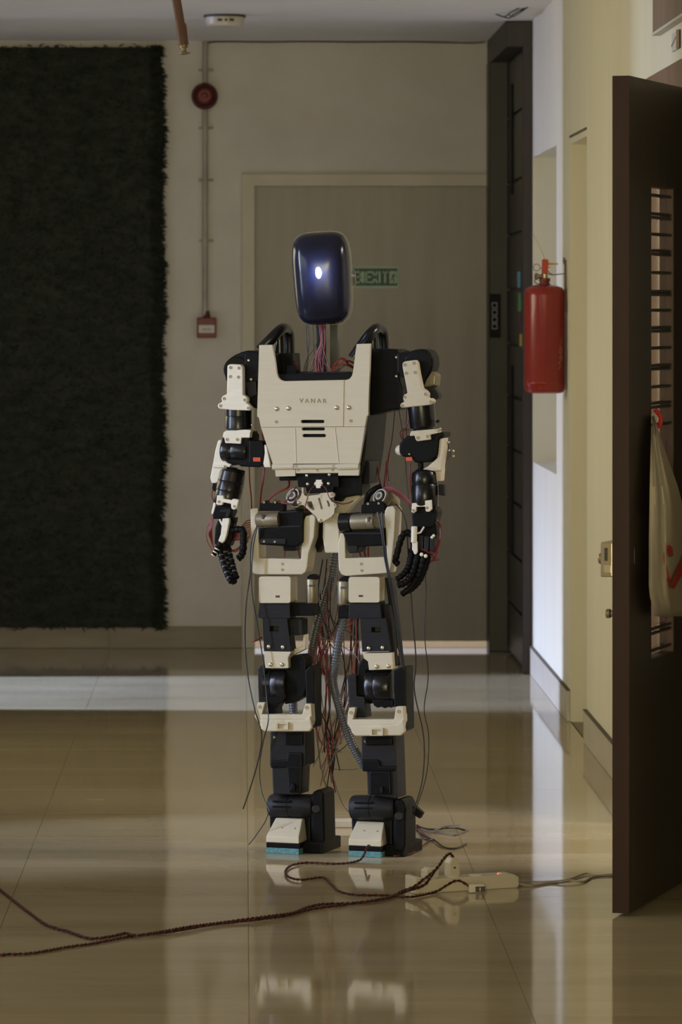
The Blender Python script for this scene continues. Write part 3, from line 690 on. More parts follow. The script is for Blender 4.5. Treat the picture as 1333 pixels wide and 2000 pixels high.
# shoulder arches
def arch(pts, r_):
    MB().tube(catmull([L(*p) for p in pts], 8), lambda i, m: r_ * PXM, 12).done('shoulder_arch', 'black_gloss', rob)
arch([(508, 684, -0.03), (530, 662, -0.02), (546, 646, 0.0), (556, 642, 0.03), (564, 650, 0.06), (566, 690, 0.07), (567, 745, 0.07)], 11)
arch([(690, 700, -0.03), (712, 668, -0.02), (728, 648, 0.0), (738, 642, 0.03), (748, 650, 0.06), (751, 690, 0.07), (752, 735, 0.07)], 11)
C('shoulder_cylinder', 'black_gloss', (546, 648, 0.02), (548, 720, 0.02), 10, 16)
C('shoulder_cylinder', 'black_gloss', (728, 648, 0.02), (730, 710, 0.02), 10, 16)
P('shoulder_block', 'black', [(541, 690), (572, 690), (576, 745), (545, 745)], -0.02, 0.06)
# --- head
hd_c = L(631, 543.5, -0.02)
def head_point(d, a, b, c, n=4.2, m_=2.9):
    q = ((abs(d.x / a) ** n + abs(d.z / c) ** n) ** (m_ / n) + abs(d.y / b) ** m_) ** (1 / m_); return d / q
hrot = Matrix.Translation(hd_c) @ Matrix.Rotation(math.radians(15), 4, 'Z') @ Matrix.Rotation(math.radians(-3.6), 4, 'Y') @ Matrix.Rotation(math.radians(3), 4, 'X')
def headmesh(name, m, a, b, c, ymax, ymin=-9, parent=None):
    t = bmesh.new(); bmesh.ops.create_icosphere(t, subdivisions=6, radius=1)
    for v in t.verts:
        v.co = head_point(v.co.normalized(), a, b, c)
        taper = 1 - 0.045 * (v.co.z / c) ** 1; v.co.x *= (1 + 0.03 * (v.co.z / c))
    geom = list(t.verts) + list(t.edges) + list(t.faces)
    bmesh.ops.bisect_plane(t, geom=geom, plane_co=(0, ymax, 0), plane_no=(0, 1, 0), clear_outer=True)
    if ymin > -5:
        geom = list(t.verts) + list(t.edges) + list(t.faces)
        bmesh.ops.bisect_plane(t, geom=geom, plane_co=(0, ymin, 0), plane_no=(0, 1, 0), clear_inner=True)
    bmesh.ops.holes_fill(t, edges=[e for e in t.edges if len(e.link_faces) == 1])
    t.transform(hrot); mb = MB(); mb.smooth = True; mb._merge(t); return mb.done(name, m, parent or rob)
ha, hb, hc = 0.0805, 0.088, 0.1285
headmesh('head_shell', 'shell', ha * 1.012, hb, hc * 1.008, 0.2, -0.012)
visor = headmesh('visor', 'visor', ha, hb, hc, 0.0)
# eye
eye_l = Vector((-0.005, -hb - 0.0006, 0.0195))
t = bmesh.new(); bmesh.ops.create_uvsphere(t, u_segments=20, v_segments=12, radius=1)
for v in t.verts: v.co = Vector((v.co.x * 0.0082, v.co.y * 0.003, v.co.z * 0.0158)) + eye_l
t.transform(hrot); mb = MB(); mb.smooth = True; mb._merge(t); eye = mb.done('eye_light', 'led', rob); eye['label'] = 'glowing white oval eye light'
pl = bpy.data.lights.new('eye_lamp', 'POINT'); pl.energy = 0.45; pl.color = (0.42, 0.56, 1.0); pl.shadow_soft_size = 0.006
plo = bpy.data.objects.new('eye_lamp', pl); COL.objects.link(plo); plo.parent = rob; plo.location = hrot @ (eye_l + Vector((0, -0.026, 0)))
t = bmesh.new(); bmesh.ops.create_cone(t, segments=20, radius1=0.030, radius2=0.020, depth=0.014, cap_ends=True)
t.transform(hrot @ Matrix.Translation((ha + 0.001, 0.03, -0.005)) @ Matrix.Rotation(math.radians(90), 4, 'Y')); mb = MB(); mb.smooth = True; mb._merge(t); mb.done('ear_cap', 'shell', rob)
# neck
P('neck_post', 'post', RP(645, 622, 660, 728), 0.02, 0.018, bev=0.001)
P('neck_rail', 'charcoal', [(617, 622), (634, 622), (636, 744), (620, 744)], 0.0, 0.012, bev=0.001)
R = random.Random(11)
for i in range(12):
    x0 = 622 + R.uniform(-3, 14); x1 = 612 + R.uniform(-10, 36)
    wire([(x0, 632, -0.02), (x0 + R.uniform(-4, 4), 665, -0.03), (x0 + (x1 - x0) * 0.4 + R.uniform(-6, 6), 700, -0.03), (x1, 730, -0.03), (x1 + R.uniform(-14, 6), 752, -0.02)], R.choice(['red_wire', 'red_wire', 'pink_wire', 'black_wire']), R.uniform(0.0011, 0.0022))
for x0, x1 in ((598, 602), (602, 600), (611, 614), (617, 598)):
    wire([(x0, 632, -0.01), (x0 + 2, 670, -0.01), (x1, 705, -0.01), (x1 - 6, 745, -0.01)], 'black_wire', 0.0011)
for i in range(14):
    s_ = R.choice((0, 1)); xa = (640 if s_ else 585) + R.uniform(-10, 14); xb = (690 if s_ else 560) + R.uniform(-10, 10)
    wire([(xa, 748, -0.03), (xa + (xb - xa) * 0.3, 722 + R.uniform(-8, 8), -0.02), (xa + (xb - xa) * 0.7, 706 + R.uniform(-8, 10), -0.01), (xb, 715 + R.uniform(-8, 16), 0.01)], R.choice(['red_wire', 'red_wire', 'black_wire']), R.uniform(0.0018, 0.0032))

# --- viewer-left arm
VA = -0.075
P('shoulder_motor', 'black', [(437, 724), (439, 711), (446, 701), (458, 693), (472, 687), (484, 684), (506, 687), (510, 730), (508, 800), (494, 797), (478, 776), (450, 758), (440, 742)], VA + 0.02, 0.10, bev=0.010, seg=3)
C('shoulder_drum', 'black', (462, 722, VA + 0.012), (462, 722, VA + 0.06), 25, 32)
sh = P('shoulder_link', 'black', [(478, 690), (508, 688), (508, 745), (480, 745)], VA + 0.01, 0.03, bev=0.003)
screw(486.5, 704, VA + 0.01, sh, s=0.75); screw(491, 741, VA + 0.01, sh, s=0.75)
P('gear_cover', 'charcoal', [(476, 745), (500, 742), (502, 772), (486, 778)], VA + 0.012, 0.04, bev=0.004)
ub = P('upper_arm_bracket', 'white', [(444, 714), (449.5, 711), (470, 712), (474, 717.5), (474.7, 771.5), (479, 773), (483, 777), (483.5, 783), (481, 787), (486, 790), (490, 795), (488, 802), (456, 801), (428, 798.5), (424.5, 793), (427, 788), (434, 785), (432, 778), (436, 772.5), (443, 770)], VA - 0.012, 0.022, bev=0.0035, seg=3)
for x, y_ in ((451, 718), (467, 719), (450.5, 735.5), (466, 736.5), (438, 778.5), (478.5, 781), (431, 792.5), (485.5, 797)): screw(x, y_, VA - 0.012, ub, dark=True, s=0.8)
C('upper_arm_motor', 'black_gloss', (466, 796, VA + 0.03), (466, 846, VA + 0.03), 26, 32, prof=[(0, 26.5), (0.32, 26.5), (0.33, 25.8), (0.36, 26.5), (0.80, 26.5), (0.84, 24), (0.9, 20), (1, 19)])
screw(493, 830, VA + 0.01, ub, s=0.5)
ec = P('elbow_cap', 'white', [(434.5, 854), (437, 844), (442, 841), (480, 839), (491, 840), (489, 845), (488, 855), (471.5, 855), (470.5, 867), (440, 865.5), (438, 855)], VA, 0.05, bev=0.002)
for x in (444, 464): screw(x, 858.5, VA, ec, dark=True, s=0.8)
P('elbow_motor', 'black', [(433.5, 856), (439, 853), (488, 855), (489, 905), (455, 909), (445, 904), (433, 892), (432.5, 880)], VA + 0.006, 0.07, bev=0.008, seg=3)
C('elbow_drum', 'black_gloss', (436, 880, VA + 0.028), (486, 882, VA + 0.028), 23, 28, prof=[(0, 20), (0.06, 22.5), (0.4, 22.5), (0.42, 21.8), (0.44, 22.5), (0.9, 22.5), (1, 21)])
eg = P('elbow_gearbox', 'black', [(486, 860), (512, 862), (516, 875), (514, 908), (505, 913), (470, 911), (462, 906), (486, 900)], VA + 0.004, 0.06, bev=0.004)
P('red_tab', 'red_label', [(494.5, 893.5), (508.5, 893.5), (509, 901.5), (495, 901.5)], VA + 0.001, 0.004, bev=0.0005, parent=eg)['label'] = 'small orange red tab'
P('cable_clip', 'black', [(488, 846), (495, 842), (500, 850), (499, 864), (490, 862)], VA + 0.02, 0.03)
P('elbow_end_cap', 'white', [(516, 868), (521, 870), (527, 900), (529, 913), (516, 913), (514, 905), (517, 885)], VA + 0.004, 0.05, bev=0.006, seg=3)
P('elbow_link', 'white', [(425.5, 861), (429, 858.5), (433, 860), (434, 892), (444, 904), (453, 907), (448, 913), (432, 921), (426, 941), (420, 945), (413, 943), (410.5, 933), (416, 905), (421, 878)], VA + 0.015, 0.03, bev=0.003, seg=3)
C('link_boss', 'white', (416, 911, VA + 0.012), (440, 911, VA + 0.012), 3, 10)
C('forearm_motor', 'black_gloss', (457, 913, VA + 0.02), (442, 988, VA + 0.005), 26, 32, prof=[(0, 8), (0.06, 9), (0.07, 20), (0.14, 25), (0.38, 26.5), (0.39, 25.8), (0.41, 26.5), (0.62, 26.5), (0.63, 25.8), (0.65, 26.5), (0.95, 25), (1, 22)])
C('forearm_pivot', 'black', (442, 917, VA), (478, 925, VA + 0.02), 6, 12)
P('forearm_connector', 'black', [(416, 943), (426, 945), (424, 962), (413, 957)], VA + 0.01, 0.02)
wb = P('wrist_bracket', 'white', [(424, 967), (436, 968), (437, 974), (453, 977), (455, 974), (466, 976), (463, 992), (457, 996), (452, 993), (451, 984), (436, 981), (433, 987), (422, 985)], VA - 0.046, 0.014, bev=0.002)
screw(428, 980, VA - 0.046, wb, dark=True, s=0.7); screw(458, 989, VA - 0.046, wb, dark=True, s=0.7)
P('wrist_link', 'white', [(417, 982), (422, 981), (419, 1003), (413, 1005), (413, 1000)], VA - 0.01, 0.012, bev=0.002)
P('wrist_joint', 'black', [(420, 988), (452, 988), (455, 1000), (450, 1012), (416, 1014), (415, 1005)], VA - 0.014, 0.04, bev=0.004)
P('wrist_yoke', 'charcoal', [(430, 996), (449, 994), (450, 1000), (446, 1010), (440, 1010), (442, 1001), (430, 1001)], VA - 0.024, 0.012, bev=0.001)
P('palm', 'black', [(428, 1008), (447, 1006), (455, 1020), (456, 1045), (449, 1066), (432, 1072), (418, 1062), (420, 1030)], VA - 0.012, 0.035, bev=0.006, seg=3)
P('palm_block', 'black', [(451, 1012), (462, 1010), (461, 1020), (455, 1028), (450, 1028)], VA - 0.005, 0.015)
P('hand_link', 'white', [(434.5, 1012.5), (447.5, 1012), (448, 1018), (443, 1044), (439, 1056), (433, 1063), (428, 1061), (426.5, 1056), (431, 1044)], VA - 0.026, 0.014, bev=0.003, seg=3)
mb = MB(); mb.tube([L(429, 1014, VA - 0.022), L(436, 1028, VA - 0.022)], 0.003, 8); mb.done('tendon_rod', 'white', rob)

def finger(pts, r0, r1, bands=None, m='black', ribs=9, name='finger'):
    path = catmull([L(*p) for p in pts], 14)
    def rad(i, m_):
        t = i / m_; b = r0 + (r1 - r0) * t
        e = 1.0 if t < 0.94 else math.sqrt(max(0.05, 1 - ((t - 0.94) / 0.065) ** 2))
        return b * PXM * (0.84 + 0.2 * abs(math.sin(math.pi * ribs * t))) * e
    f = MB().tube(path, rad, 12).done(name, m, rob)
    if bands:
        for t in bands:
            i = int(t * (len(path) - 2)); d = (path[i + 1] - path[i]).normalized(); r_ = (r0 + (r1 - r0) * t) * PXM * 1.03
            MB().lathe(path[i] - d * 0.0022, path[i] + d * 0.0022, [(0, r_ * 0.97), (0.5, r_ * 1.04), (1, r_ * 0.97)], 12).done('band', 'white' if bands[0] < 0.5 and len(bands) == 3 else 'hose', f)
    return f
v0 = VA - 0.01
finger([(452, 1036, v0), (466, 1034, v0), (475, 1037, v0 - 0.005), (476, 1058, v0 - 0.01), (475, 1076, v0 - 0.015), (471, 1086, v0 - 0.02), (464, 1092, v0 - 0.025)], 6.8, 7.2, ribs=9, name='thumb')
finger([(442, 1056, v0 + 0.01), (447, 1080, v0), (453, 1100, v0 - 0.01), (458, 1118, v0 - 0.02), (463, 1130, v0 - 0.03)], 7.5, 6.2, ribs=8, bands=(0.3, 0.45, 0.6, 0.75))
finger([(436, 1060, v0), (440, 1085, v0 - 0.01), (445, 1106, v0 - 0.018), (452, 1126, v0 - 0.03), (459, 1139, v0 - 0.04)], 8, 6.4, ribs=9, bands=(0.2, 0.33, 0.46, 0.6, 0.74))
finger([(430, 1062, v0 - 0.008), (432, 1082, v0 - 0.018), (438, 1104, v0 - 0.028), (446, 1126, v0 - 0.04), (453, 1138, v0 - 0.05)], 6.8, 5.6, ribs=9, bands=(0.3, 0.42, 0.55, 0.68, 0.82))
finger([(432, 1060, v0 - 0.016), (426, 1070, v0 - 0.020), (421, 1079, v0 - 0.024), (416, 1086, v0 - 0.026)], 6.2, 4.8, ribs=4, bands=(0.45, 0.68, 0.92))
for i in range(7):
    a = i * 1.6
    wire([(418 - a * 0.5, 1006, VA), (414 - a * 0.6, 1030 + a, VA - 0.01), (415 - a * 0.3, 1055, VA), (418, 1074 + i, VA), (414, 1080, VA)], 'red_wire', 0.0013)
wire([(417, 1010, VA), (405, 1032, VA - 0.01), (404, 1052, VA - 0.01), (412, 1070, VA), (420, 1078, VA)], 'red_wire', 0.001)
for i in range(9):
    wire([(456, 1040 + 2 * i, VA), (470, 1030 + 3 * i, VA + 0.01), (482, 1018 + 4.5 * i, VA + 0.03), (491, 1016 + 4 * i, VA + 0.04)], 'red_wire', 0.0014)
for i in range(3):
    wire([(448, 1072, VA), (458, 1074 + i * 2, VA), (470, 1066 + i * 3, VA + 0.01), (486, 1048 + 4 * i, VA + 0.03)], 'red_wire', 0.0014)
wire([(416, 955, VA), (414, 968, VA), (419, 984, VA)], 'red_wire', 0.0018)

# --- viewer-right arm
VB = -0.07
sb = P('shoulder_motor', 'black', [(722, 681), (776, 682), (780, 688), (779, 738), (785, 756), (786, 780), (780, 801), (768, 801), (722, 812)], VB + 0.03, 0.09, bev=0.006)
screw(775, 698, VB + 0.03, sb, s=0.75); screw(775, 735, VB + 0.03, sb, s=0.75)
P('shoulder_link', 'black', [(776, 690), (798, 684), (806, 700), (800, 735), (786, 738), (776, 725)], VB + 0.02, 0.06, bev=0.004)
P('shoulder_drum', 'black', [(788, 697), (798, 688), (810, 683), (825, 681), (838, 685), (845, 697), (846, 714), (842, 726), (832, 742), (824, 762), (800, 762), (790, 722)], VB + 0.012, 0.07, bev=0.010, seg=3)
P('gearmotor', 'olive', [(824, 730), (842, 724), (852, 733), (850, 753), (833, 758), (824, 757)], VB + 0.02, 0.05, bev=0.005)
P('rear_bracket', 'grey_wire', [(840, 700), (846, 704), (856, 738), (858, 752), (853, 758), (858, 766), (852, 778), (842, 774), (846, 750)], VB + 0.06, 0.01, bev=0.001)
P('motor_flange', 'charcoal', [(826, 757), (848, 757), (856, 768), (858, 777), (848, 782), (834, 776)], VB + 0.015, 0.03)
ub2 = P('upper_arm_bracket', 'cream', [(786, 710), (790, 706), (812, 703), (816, 709), (819, 730), (825, 758), (833, 763), (837, 769), (836, 777), (844, 778), (849, 783), (845, 789), (839, 791), (785, 797), (781, 793), (783, 788), (790, 785), (787, 778), (789, 771), (796, 768), (791, 740), (786.5, 718)], VB - 0.012, 0.022, bev=0.0035, seg=3)
for x, y_ in ((791, 712.5), (809, 709.5), (794, 729), (811.5, 727.5), (791, 775.5), (831.5, 770), (785.5, 792.5), (842, 785)): screw(x, y_, VB - 0.012, ub2, dark=True, s=0.8)
C('upper_arm_motor', 'black_gloss', (823, 792, VB + 0.03), (828, 842, VB + 0.03), 26, 32, prof=[(0, 26), (0.8, 26), (0.86, 25), (0.9, 20), (1, 19)])
P('cable_clip', 'black', [(850, 822), (857, 819), (858, 824), (853, 827)], VB + 0.01, 0.01)
ec2 = P('elbow_cap', 'cream', [(801, 849), (803, 842), (848, 838), (853, 840), (852, 847), (841, 849), (842, 858.5), (815, 862), (812, 858), (810, 851), (801, 852)], VB - 0.002, 0.05, bev=0.002)
screw(816.5, 855, VB - 0.002, ec2, dark=True, s=0.8); screw(835.5, 852.5, VB - 0.002, ec2, dark=True, s=0.8)
em2 = P('elbow_motor', 'black', [(787, 858), (798, 850), (855, 846), (866, 843), (867, 853), (858, 857), (855, 890), (841, 903), (810, 904), (806, 895), (786, 892), (780, 882), (780, 868)], VB + 0.006, 0.07, bev=0.006, seg=3)
screw(853, 845, VB + 0.006, em2, s=0.6); screw(860, 838, VB + 0.02, em2, s=0.6); screw(801, 887, VB + 0.006, em2, s=0.5)
P('red_tab', 'red_label', [(793, 893), (805, 892.5), (806, 900), (793.5, 900.5)], VB + 0.001, 0.006, bev=0.0005, parent=em2)['label'] = 'small orange red tab'
C('elbow_end_cap', 'cream', (774, 880, VB + 0.04), (784, 879, VB + 0.04), 11, 20, prof=[(0, 5), (0.3, 9), (1, 11)])
el2 = P('elbow_link', 'cream', [(858, 857), (869, 855), (868, 876), (863, 912), (863, 918), (861.5, 940), (847, 940), (847, 922), (836, 921.5), (828, 920), (828, 915), (836, 911), (854, 895)], VB + 0.012, 0.035, bev=0.003)
C('link_boss', 'cream', (828, 917.5, VB + 0.008), (862, 917, VB + 0.008), 3.2, 10, parent=el2)
for x, y_ in ((871, 857), (877, 864), (871, 874), (878, 880), (886, 881), (886, 891)): screw(x, y_, VB + 0.04, el2, s=0.55)
P('clear_side_plate', 'hose', [(868, 856), (876, 858), (883, 880), (883, 892), (874, 900), (866, 935), (863, 935)], VB + 0.048, 0.003, bev=0)
C('forearm_shaft', 'black', (822, 900, VB + 0.03), (823, 922, VB + 0.03), 5.5, 12)
C('forearm_motor', 'black_gloss', (830, 918, VB + 0.02), (831, 990, VB + 0.01), 26, 32, prof=[(0, 15), (0.04, 22), (0.1, 25), (0.4, 25.5), (0.41, 25), (0.43, 25.8), (0.96, 26), (1, 24)])
P('forearm_pivot', 'black', [(811, 918), (820, 914), (846, 926), (846, 940), (811, 935)], VB, 0.04)
P('forearm_connector', 'charcoal', [(856, 946), (868, 947), (869, 969), (857, 967)], VB + 0.01, 0.02)
wb2 = P('wrist_bracket', 'white', [(805, 983), (813.5, 982), (814, 984), (830, 983), (831, 978), (842, 976.5), (843, 995), (839, 999.5), (832, 999), (831, 989.5), (813.5, 990), (813, 999), (809, 1002), (804, 1000)], VB - 0.024, 0.012, bev=0.002)
screw(808, 997, VB - 0.024, wb2, dark=True, s=0.7); screw(834.5, 992, VB - 0.024, wb2, dark=True, s=0.7)
P('wrist_joint', 'black', [(810, 990), (850, 990), (855, 1000), (852, 1012), (846, 1030), (806, 1034), (804, 1005)], VB - 0.012, 0.05, bev=0.005)
P('palm', 'black', [(806, 1030), (850, 1012), (853, 1040), (850, 1060), (838, 1090), (815, 1092), (802, 1075), (800, 1045)], VB - 0.004, 0.04, bev=0.006, seg=3)
for x in (818, 829, 840):
    P('tendon_guide', 'charcoal', [(x, 1044 + (x - 818) * 0.25), (x + 9.5, 1046 + (x - 818) * 0.25), (x + 8.5, 1075 + (x - 818) * 0.2), (x - 0.5, 1071 + (x - 818) * 0.2)], VB - 0.018, 0.02, bev=0.003)
C('hand_link', 'white', (810, 1028, VB - 0.022), (809, 1060, VB - 0.022), 6.0, 16)
P('hand_link_end', 'white', [(805, 1058), (815.5, 1058), (816, 1078), (813, 1083), (809, 1082), (807, 1076), (805, 1074)], VB - 0.026, 0.009, bev=0.002)
mb = MB(); mb.tube([L(815, 1042, VB - 0.02), L(822, 1040, VB - 0.02), L(829, 1029, VB - 0.018)], 0.0026, 8); mb.tube([L(843, 1051, VB - 0.022), L(849, 1045, VB - 0.022)], 0.004, 8); mb.done('tendon_rod', 'white', rob)
v0 = VB - 0.01
finger([(806, 1045, v0), (796, 1040, v0 - 0.004), (787, 1046, v0 - 0.01), (781, 1062, v0 - 0.015), (776, 1082, v0 - 0.02), (773, 1096, v0 - 0.02), (780, 1103, v0 - 0.02)], 6.6, 6.4, ribs=9, name='thumb')
finger([(806, 1072, v0), (803, 1090, v0 - 0.004), (798, 1108, v0 - 0.01), (788, 1122, v0 - 0.02), (774, 1133, v0 - 0.03)], 7.2, 6, ribs=9)
finger([(818, 1080, v0), (812, 1104, v0 - 0.004), (804, 1124, v0 - 0.012), (792, 1138, v0 - 0.02), (776, 1144, v0 - 0.03)], 8, 6.5, ribs=9)
finger([(830, 1082, v0), (825, 1106, v0), (816, 1128, v0 - 0.004), (802, 1148, v0 - 0.01), (784, 1162, v0 - 0.016)], 8, 6, ribs=10)
finger([(838, 1080, v0 + 0.01), (832, 1106, v0 + 0.01), (822, 1130, v0 + 0.004), (810, 1146, v0 - 0.002), (796, 1156, v0 - 0.008)], 7, 5.5, ribs=9)
mb = MB()
for c in ((824, 1083), (832, 1086)): mb.ball(L(c[0], c[1], v0 - 0.013), 0.0055, (1, 0.5, 1), 10)
mb.done('knuckle_cap', 'white', rob)
for i in range(7):
    wire([(850, 1008 + i, VB), (858 + i * 0.6, 1026, VB + 0.005), (861 - i * 0.3, 1050, VB), (856 - i, 1072, VB - 0.01), (848 - 2 * i, 1082 - i * 0.5, VB - 0.016), (822 + i * 2, 1072, VB - 0.018)], 'red_dull', 0.0014)
for i in range(4):
    wire([(856, 1076, VB), (852 - i * 3, 1090 + i * 2, VB), (858 - i * 4, 1094, VB - 0.01), (850 - i * 3, 1084, VB - 0.01)], 'red_dull', 0.0013)

# --- waist and pelvis
VP = -0.07
ws = P('waist_block', 'black', [(580, 925), (661, 924), (662, 951), (652, 952), (650, 962), (600, 964), (597, 952), (582, 951)], VP, 0.08, bev=0.002)
for x, y_ in ((600, 928.5), (644, 927), (601.5, 945.5), (642.5, 944.5)): screw(x, y_, VP, ws, s=0.85)
P('plug_socket', 'white', [(617, 937), (629, 937), (628, 940), (630.5, 943), (630, 948), (626, 950), (626, 953.5), (618, 953.5), (617.5, 950), (614, 947), (614.5, 942), (617.5, 941)], VP - 0.006, 0.008, bev=0.001)
P('waist_beam', 'black', [(545, 931), (581, 931), (581, 938.5), (546, 939)], VP + 0.03, 0.04)
P('waist_motor', 'black', [(655, 932), (706, 930), (706, 966), (672, 972), (666, 980), (652, 978)], VP + 0.02, 0.08, bev=0.004)
pp = P('pelvis_plate', 'cream', [(590, 952), (593, 953), (593, 962), (594.5, 967), (598, 969), (624, 966), (627, 963), (650, 961.5), (654, 965), (653, 970), (647, 972), (645, 974), (652, 982), (658, 986), (658, 990), (654, 992), (653, 1002), (647, 1010), (632, 1018), (626, 1021), (622, 1019), (618, 1009), (595, 989), (593, 986.5), (583, 986), (580, 982.5), (581, 978), (586, 973), (589.5, 964)], VP - 0.012, 0.012, bev=0,
       holes=[[(621.5, 973), (625, 972), (631, 993), (629, 995.5), (627, 994)], [(638, 977), (642, 978.5), (645, 985), (644, 991), (641.5, 989)], [(597.5, 980), (609, 979), (615, 995), (612, 997), (603, 991)]])
for x, y_ in ((584.5, 982), (625.5, 1016), (655, 986.5), (649, 966)): screw(x, y_, VP - 0.012, pp, dark=(x > 640), s=0.75)
P('pelvis_column', 'cream', [(631, 1004), (662, 1000), (663, 1080), (635, 1080), (630, 1050)], VP + 0.01, 0.05, bev=0.004)
P('pelvis_shadow_plate', 'black', [(612, 1000), (632, 1000), (634, 1055), (620, 1080), (614, 1062)], VP + 0.03, 0.04)
P('pelvis_bracket', 'cream', [(655, 975), (690, 962), (706, 970), (690, 985), (668, 1010), (655, 1012)], VP + 0.04, 0.03)
for cx_, cy_ in ((570, 967), (740, 968)):
    p0 = L(cx_, cy_, VP); p1 = p0 + Vector((0.022, 0.055, -0.028)); ax = (p1 - p0).normalized()
    hbr = MB().lathe(p0 + ax * 0.008, p1, [(0, 12.0 * PXM), (0.0, 15.5 * PXM), (0.08, 16.5 * PXM), (0.30, 16.5 * PXM), (0.31, 18.5 * PXM), (1, 18.5 * PXM)], 28).done('hip_bearing', 'silver', rob)
    MB().lathe(p0 + ax * 0.004, p0 + ax * 0.011, [(0, 12.8 * PXM), (0, 15.6 * PXM), (0.9, 15.6 * PXM), (1, 12.8 * PXM)], 28, cap=False).done('outer_ring', 'steel', hbr)
    MB().lathe(p0 + ax * 0.005, p0 + ax * 0.011, [(0, 9.5 * PXM), (0, 12.6 * PXM), (1, 12.6 * PXM)], 28).done('seal', 'black', hbr)
    MB().lathe(p0, p0 + ax * 0.012, [(0.4, 4.6 * PXM), (0, 4.8 * PXM), (0, 8.2 * PXM), (0.3, 9.4 * PXM), (1, 9.4 * PXM)], 24).done('hub', 'steel', hbr)
    MB().cyl(p0 - ax * 0.0002, p0 + ax * 0.012, 4.4 * PXM, 14).done('bore', 'ink', hbr)
# hips
VH = -0.085
hb1 = P('thigh_fork', 'cream', [(489, 994), (504, 992), (506, 1090), (588, 1092), (592, 1022), (597, 1008), (611, 1005), (616, 1010), (613, 1050), (603, 1080), (600, 1108), (597, 1117), (590, 1122), (500, 1122), (492, 1118), (489.5, 1108), (491, 1085)], VH + 0.008, 0.06, bev=0.003)
screw(552, 1101.5, VH + 0.008, hb1, dark=True, s=0.7); screw(552, 1113, VH + 0.008, hb1, dark=True, s=0.7)
C('hip_motor', 'silver', (502, 1015.5, VH - 0.004), (546, 1014, VH - 0.004), 14, 28, prof=[(0, 4), (0.0, 12), (0.05, 14), (0.3, 14), (0.31, 13.6), (0.33, 14), (0.95, 14), (1, 13.5)])
P('motor_vent', 'ink', [(511.5, 1005), (515.5, 1005), (515.5, 1014), (511.5, 1014)], VH - 0.025, 0.006, bev=0)
P('hip_gearbox', 'black', [(543, 999), (578, 995), (592, 998), (591, 1060), (580, 1068), (555, 1067), (507, 1064), (504, 1032), (543, 1031)], VH - 0.004, 0.08, bev=0.005)
hc1 = P('hip_clamp', 'black', [(506, 998), (507, 984), (513, 982), (514, 978), (519, 978), (522, 983), (532, 983), (534, 978), (541, 978), (544, 983), (554, 984), (554, 998)], VH + 0.0, 0.03, bev=0.002)
screw(516, 981, VH, hc1, dark=True, s=0.6); screw(537.5, 981, VH, hc1, dark=True, s=0.6)
hl = P('hip_lower_rail', 'charcoal', [(509, 1052), (558, 1052), (558, 1063), (509, 1062)], VH - 0.008, 0.01, bev=0.002)
screw(516, 1057.5, VH - 0.008, hl, dark=True, s=0.6); screw(537, 1058, VH - 0.008, hl, dark=True, s=0.6)
P('gearbox_ridge', 'charcoal', [(548, 1027), (588, 1026), (588, 1030), (548, 1031)], VH - 0.007, 0.008, bev=0.001)
P('gearbox_ridge', 'charcoal', [(547, 1000), (578, 997), (584, 1001), (548, 1003)], VH - 0.008, 0.01, bev=0.001)
P('hip_lower_block', 'black', [(553, 1066), (578, 1065), (577, 1076), (554, 1076)], VH + 0.01, 0.04)
hb2 = P('thigh_fork', 'cream', [(661, 1096), (660, 1065), (664, 1042), (674, 1040), (675, 1090), (756, 1088), (754, 1040), (751, 1000), (756, 990), (768, 988), (773, 996), (770, 1050), (765, 1098), (761, 1119), (676, 1125), (667, 1122), (662, 1113)], VH + 0.0, 0.06, bev=0.003)
screw(706, 1101.5, VH, hb2, dark=True, s=0.7); screw(707, 1114.5, VH, hb2, dark=True, s=0.7)
C('hip_motor', 'silver', (688, 1020, VH - 0.008), (734, 1018, VH - 0.008), 15, 28, prof=[(0, 14.5), (0.05, 15), (0.66, 15), (0.67, 14.6), (0.69, 15), (0.95, 15), (1, 12), (1, 4)])
P('motor_vent', 'ink', [(718, 1009), (722.5, 1009), (722.5, 1019), (718, 1019)], VH - 0.0305, 0.006, bev=0)
P('hip_gearbox', 'black', [(664, 1004), (688, 1002), (690, 1032), (740, 1034), (752, 1030), (752, 1066), (700, 1068), (698, 1080), (682, 1081), (677, 1062), (670, 1042), (665, 1040)], VH - 0.006, 0.08, bev=0.005)
P('gearbox_ridge', 'charcoal', [(672, 1040), (748, 1040), (748, 1044), (673, 1044)], VH - 0.009, 0.008, bev=0.001)
P('hip_lower_rail', 'charcoal', [(680, 1066), (698, 1066), (697, 1079), (684, 1080)], VH - 0.010, 0.012, bev=0.002)
C('hip_gear_drum', 'black_gloss', (665, 1021, VH - 0.002), (688, 1020, VH - 0.002), 18.5, 24)
hc2 = P('hip_clamp', 'black', [(705, 1003), (706, 986), (714, 984), (716, 980), (744, 978), (750, 984), (753, 1003)], VH + 0.0, 0.04, bev=0.002)
screw(719, 984, VH, hc2, dark=True, s=0.6); screw(740, 983, VH, hc2, dark=True, s=0.6)

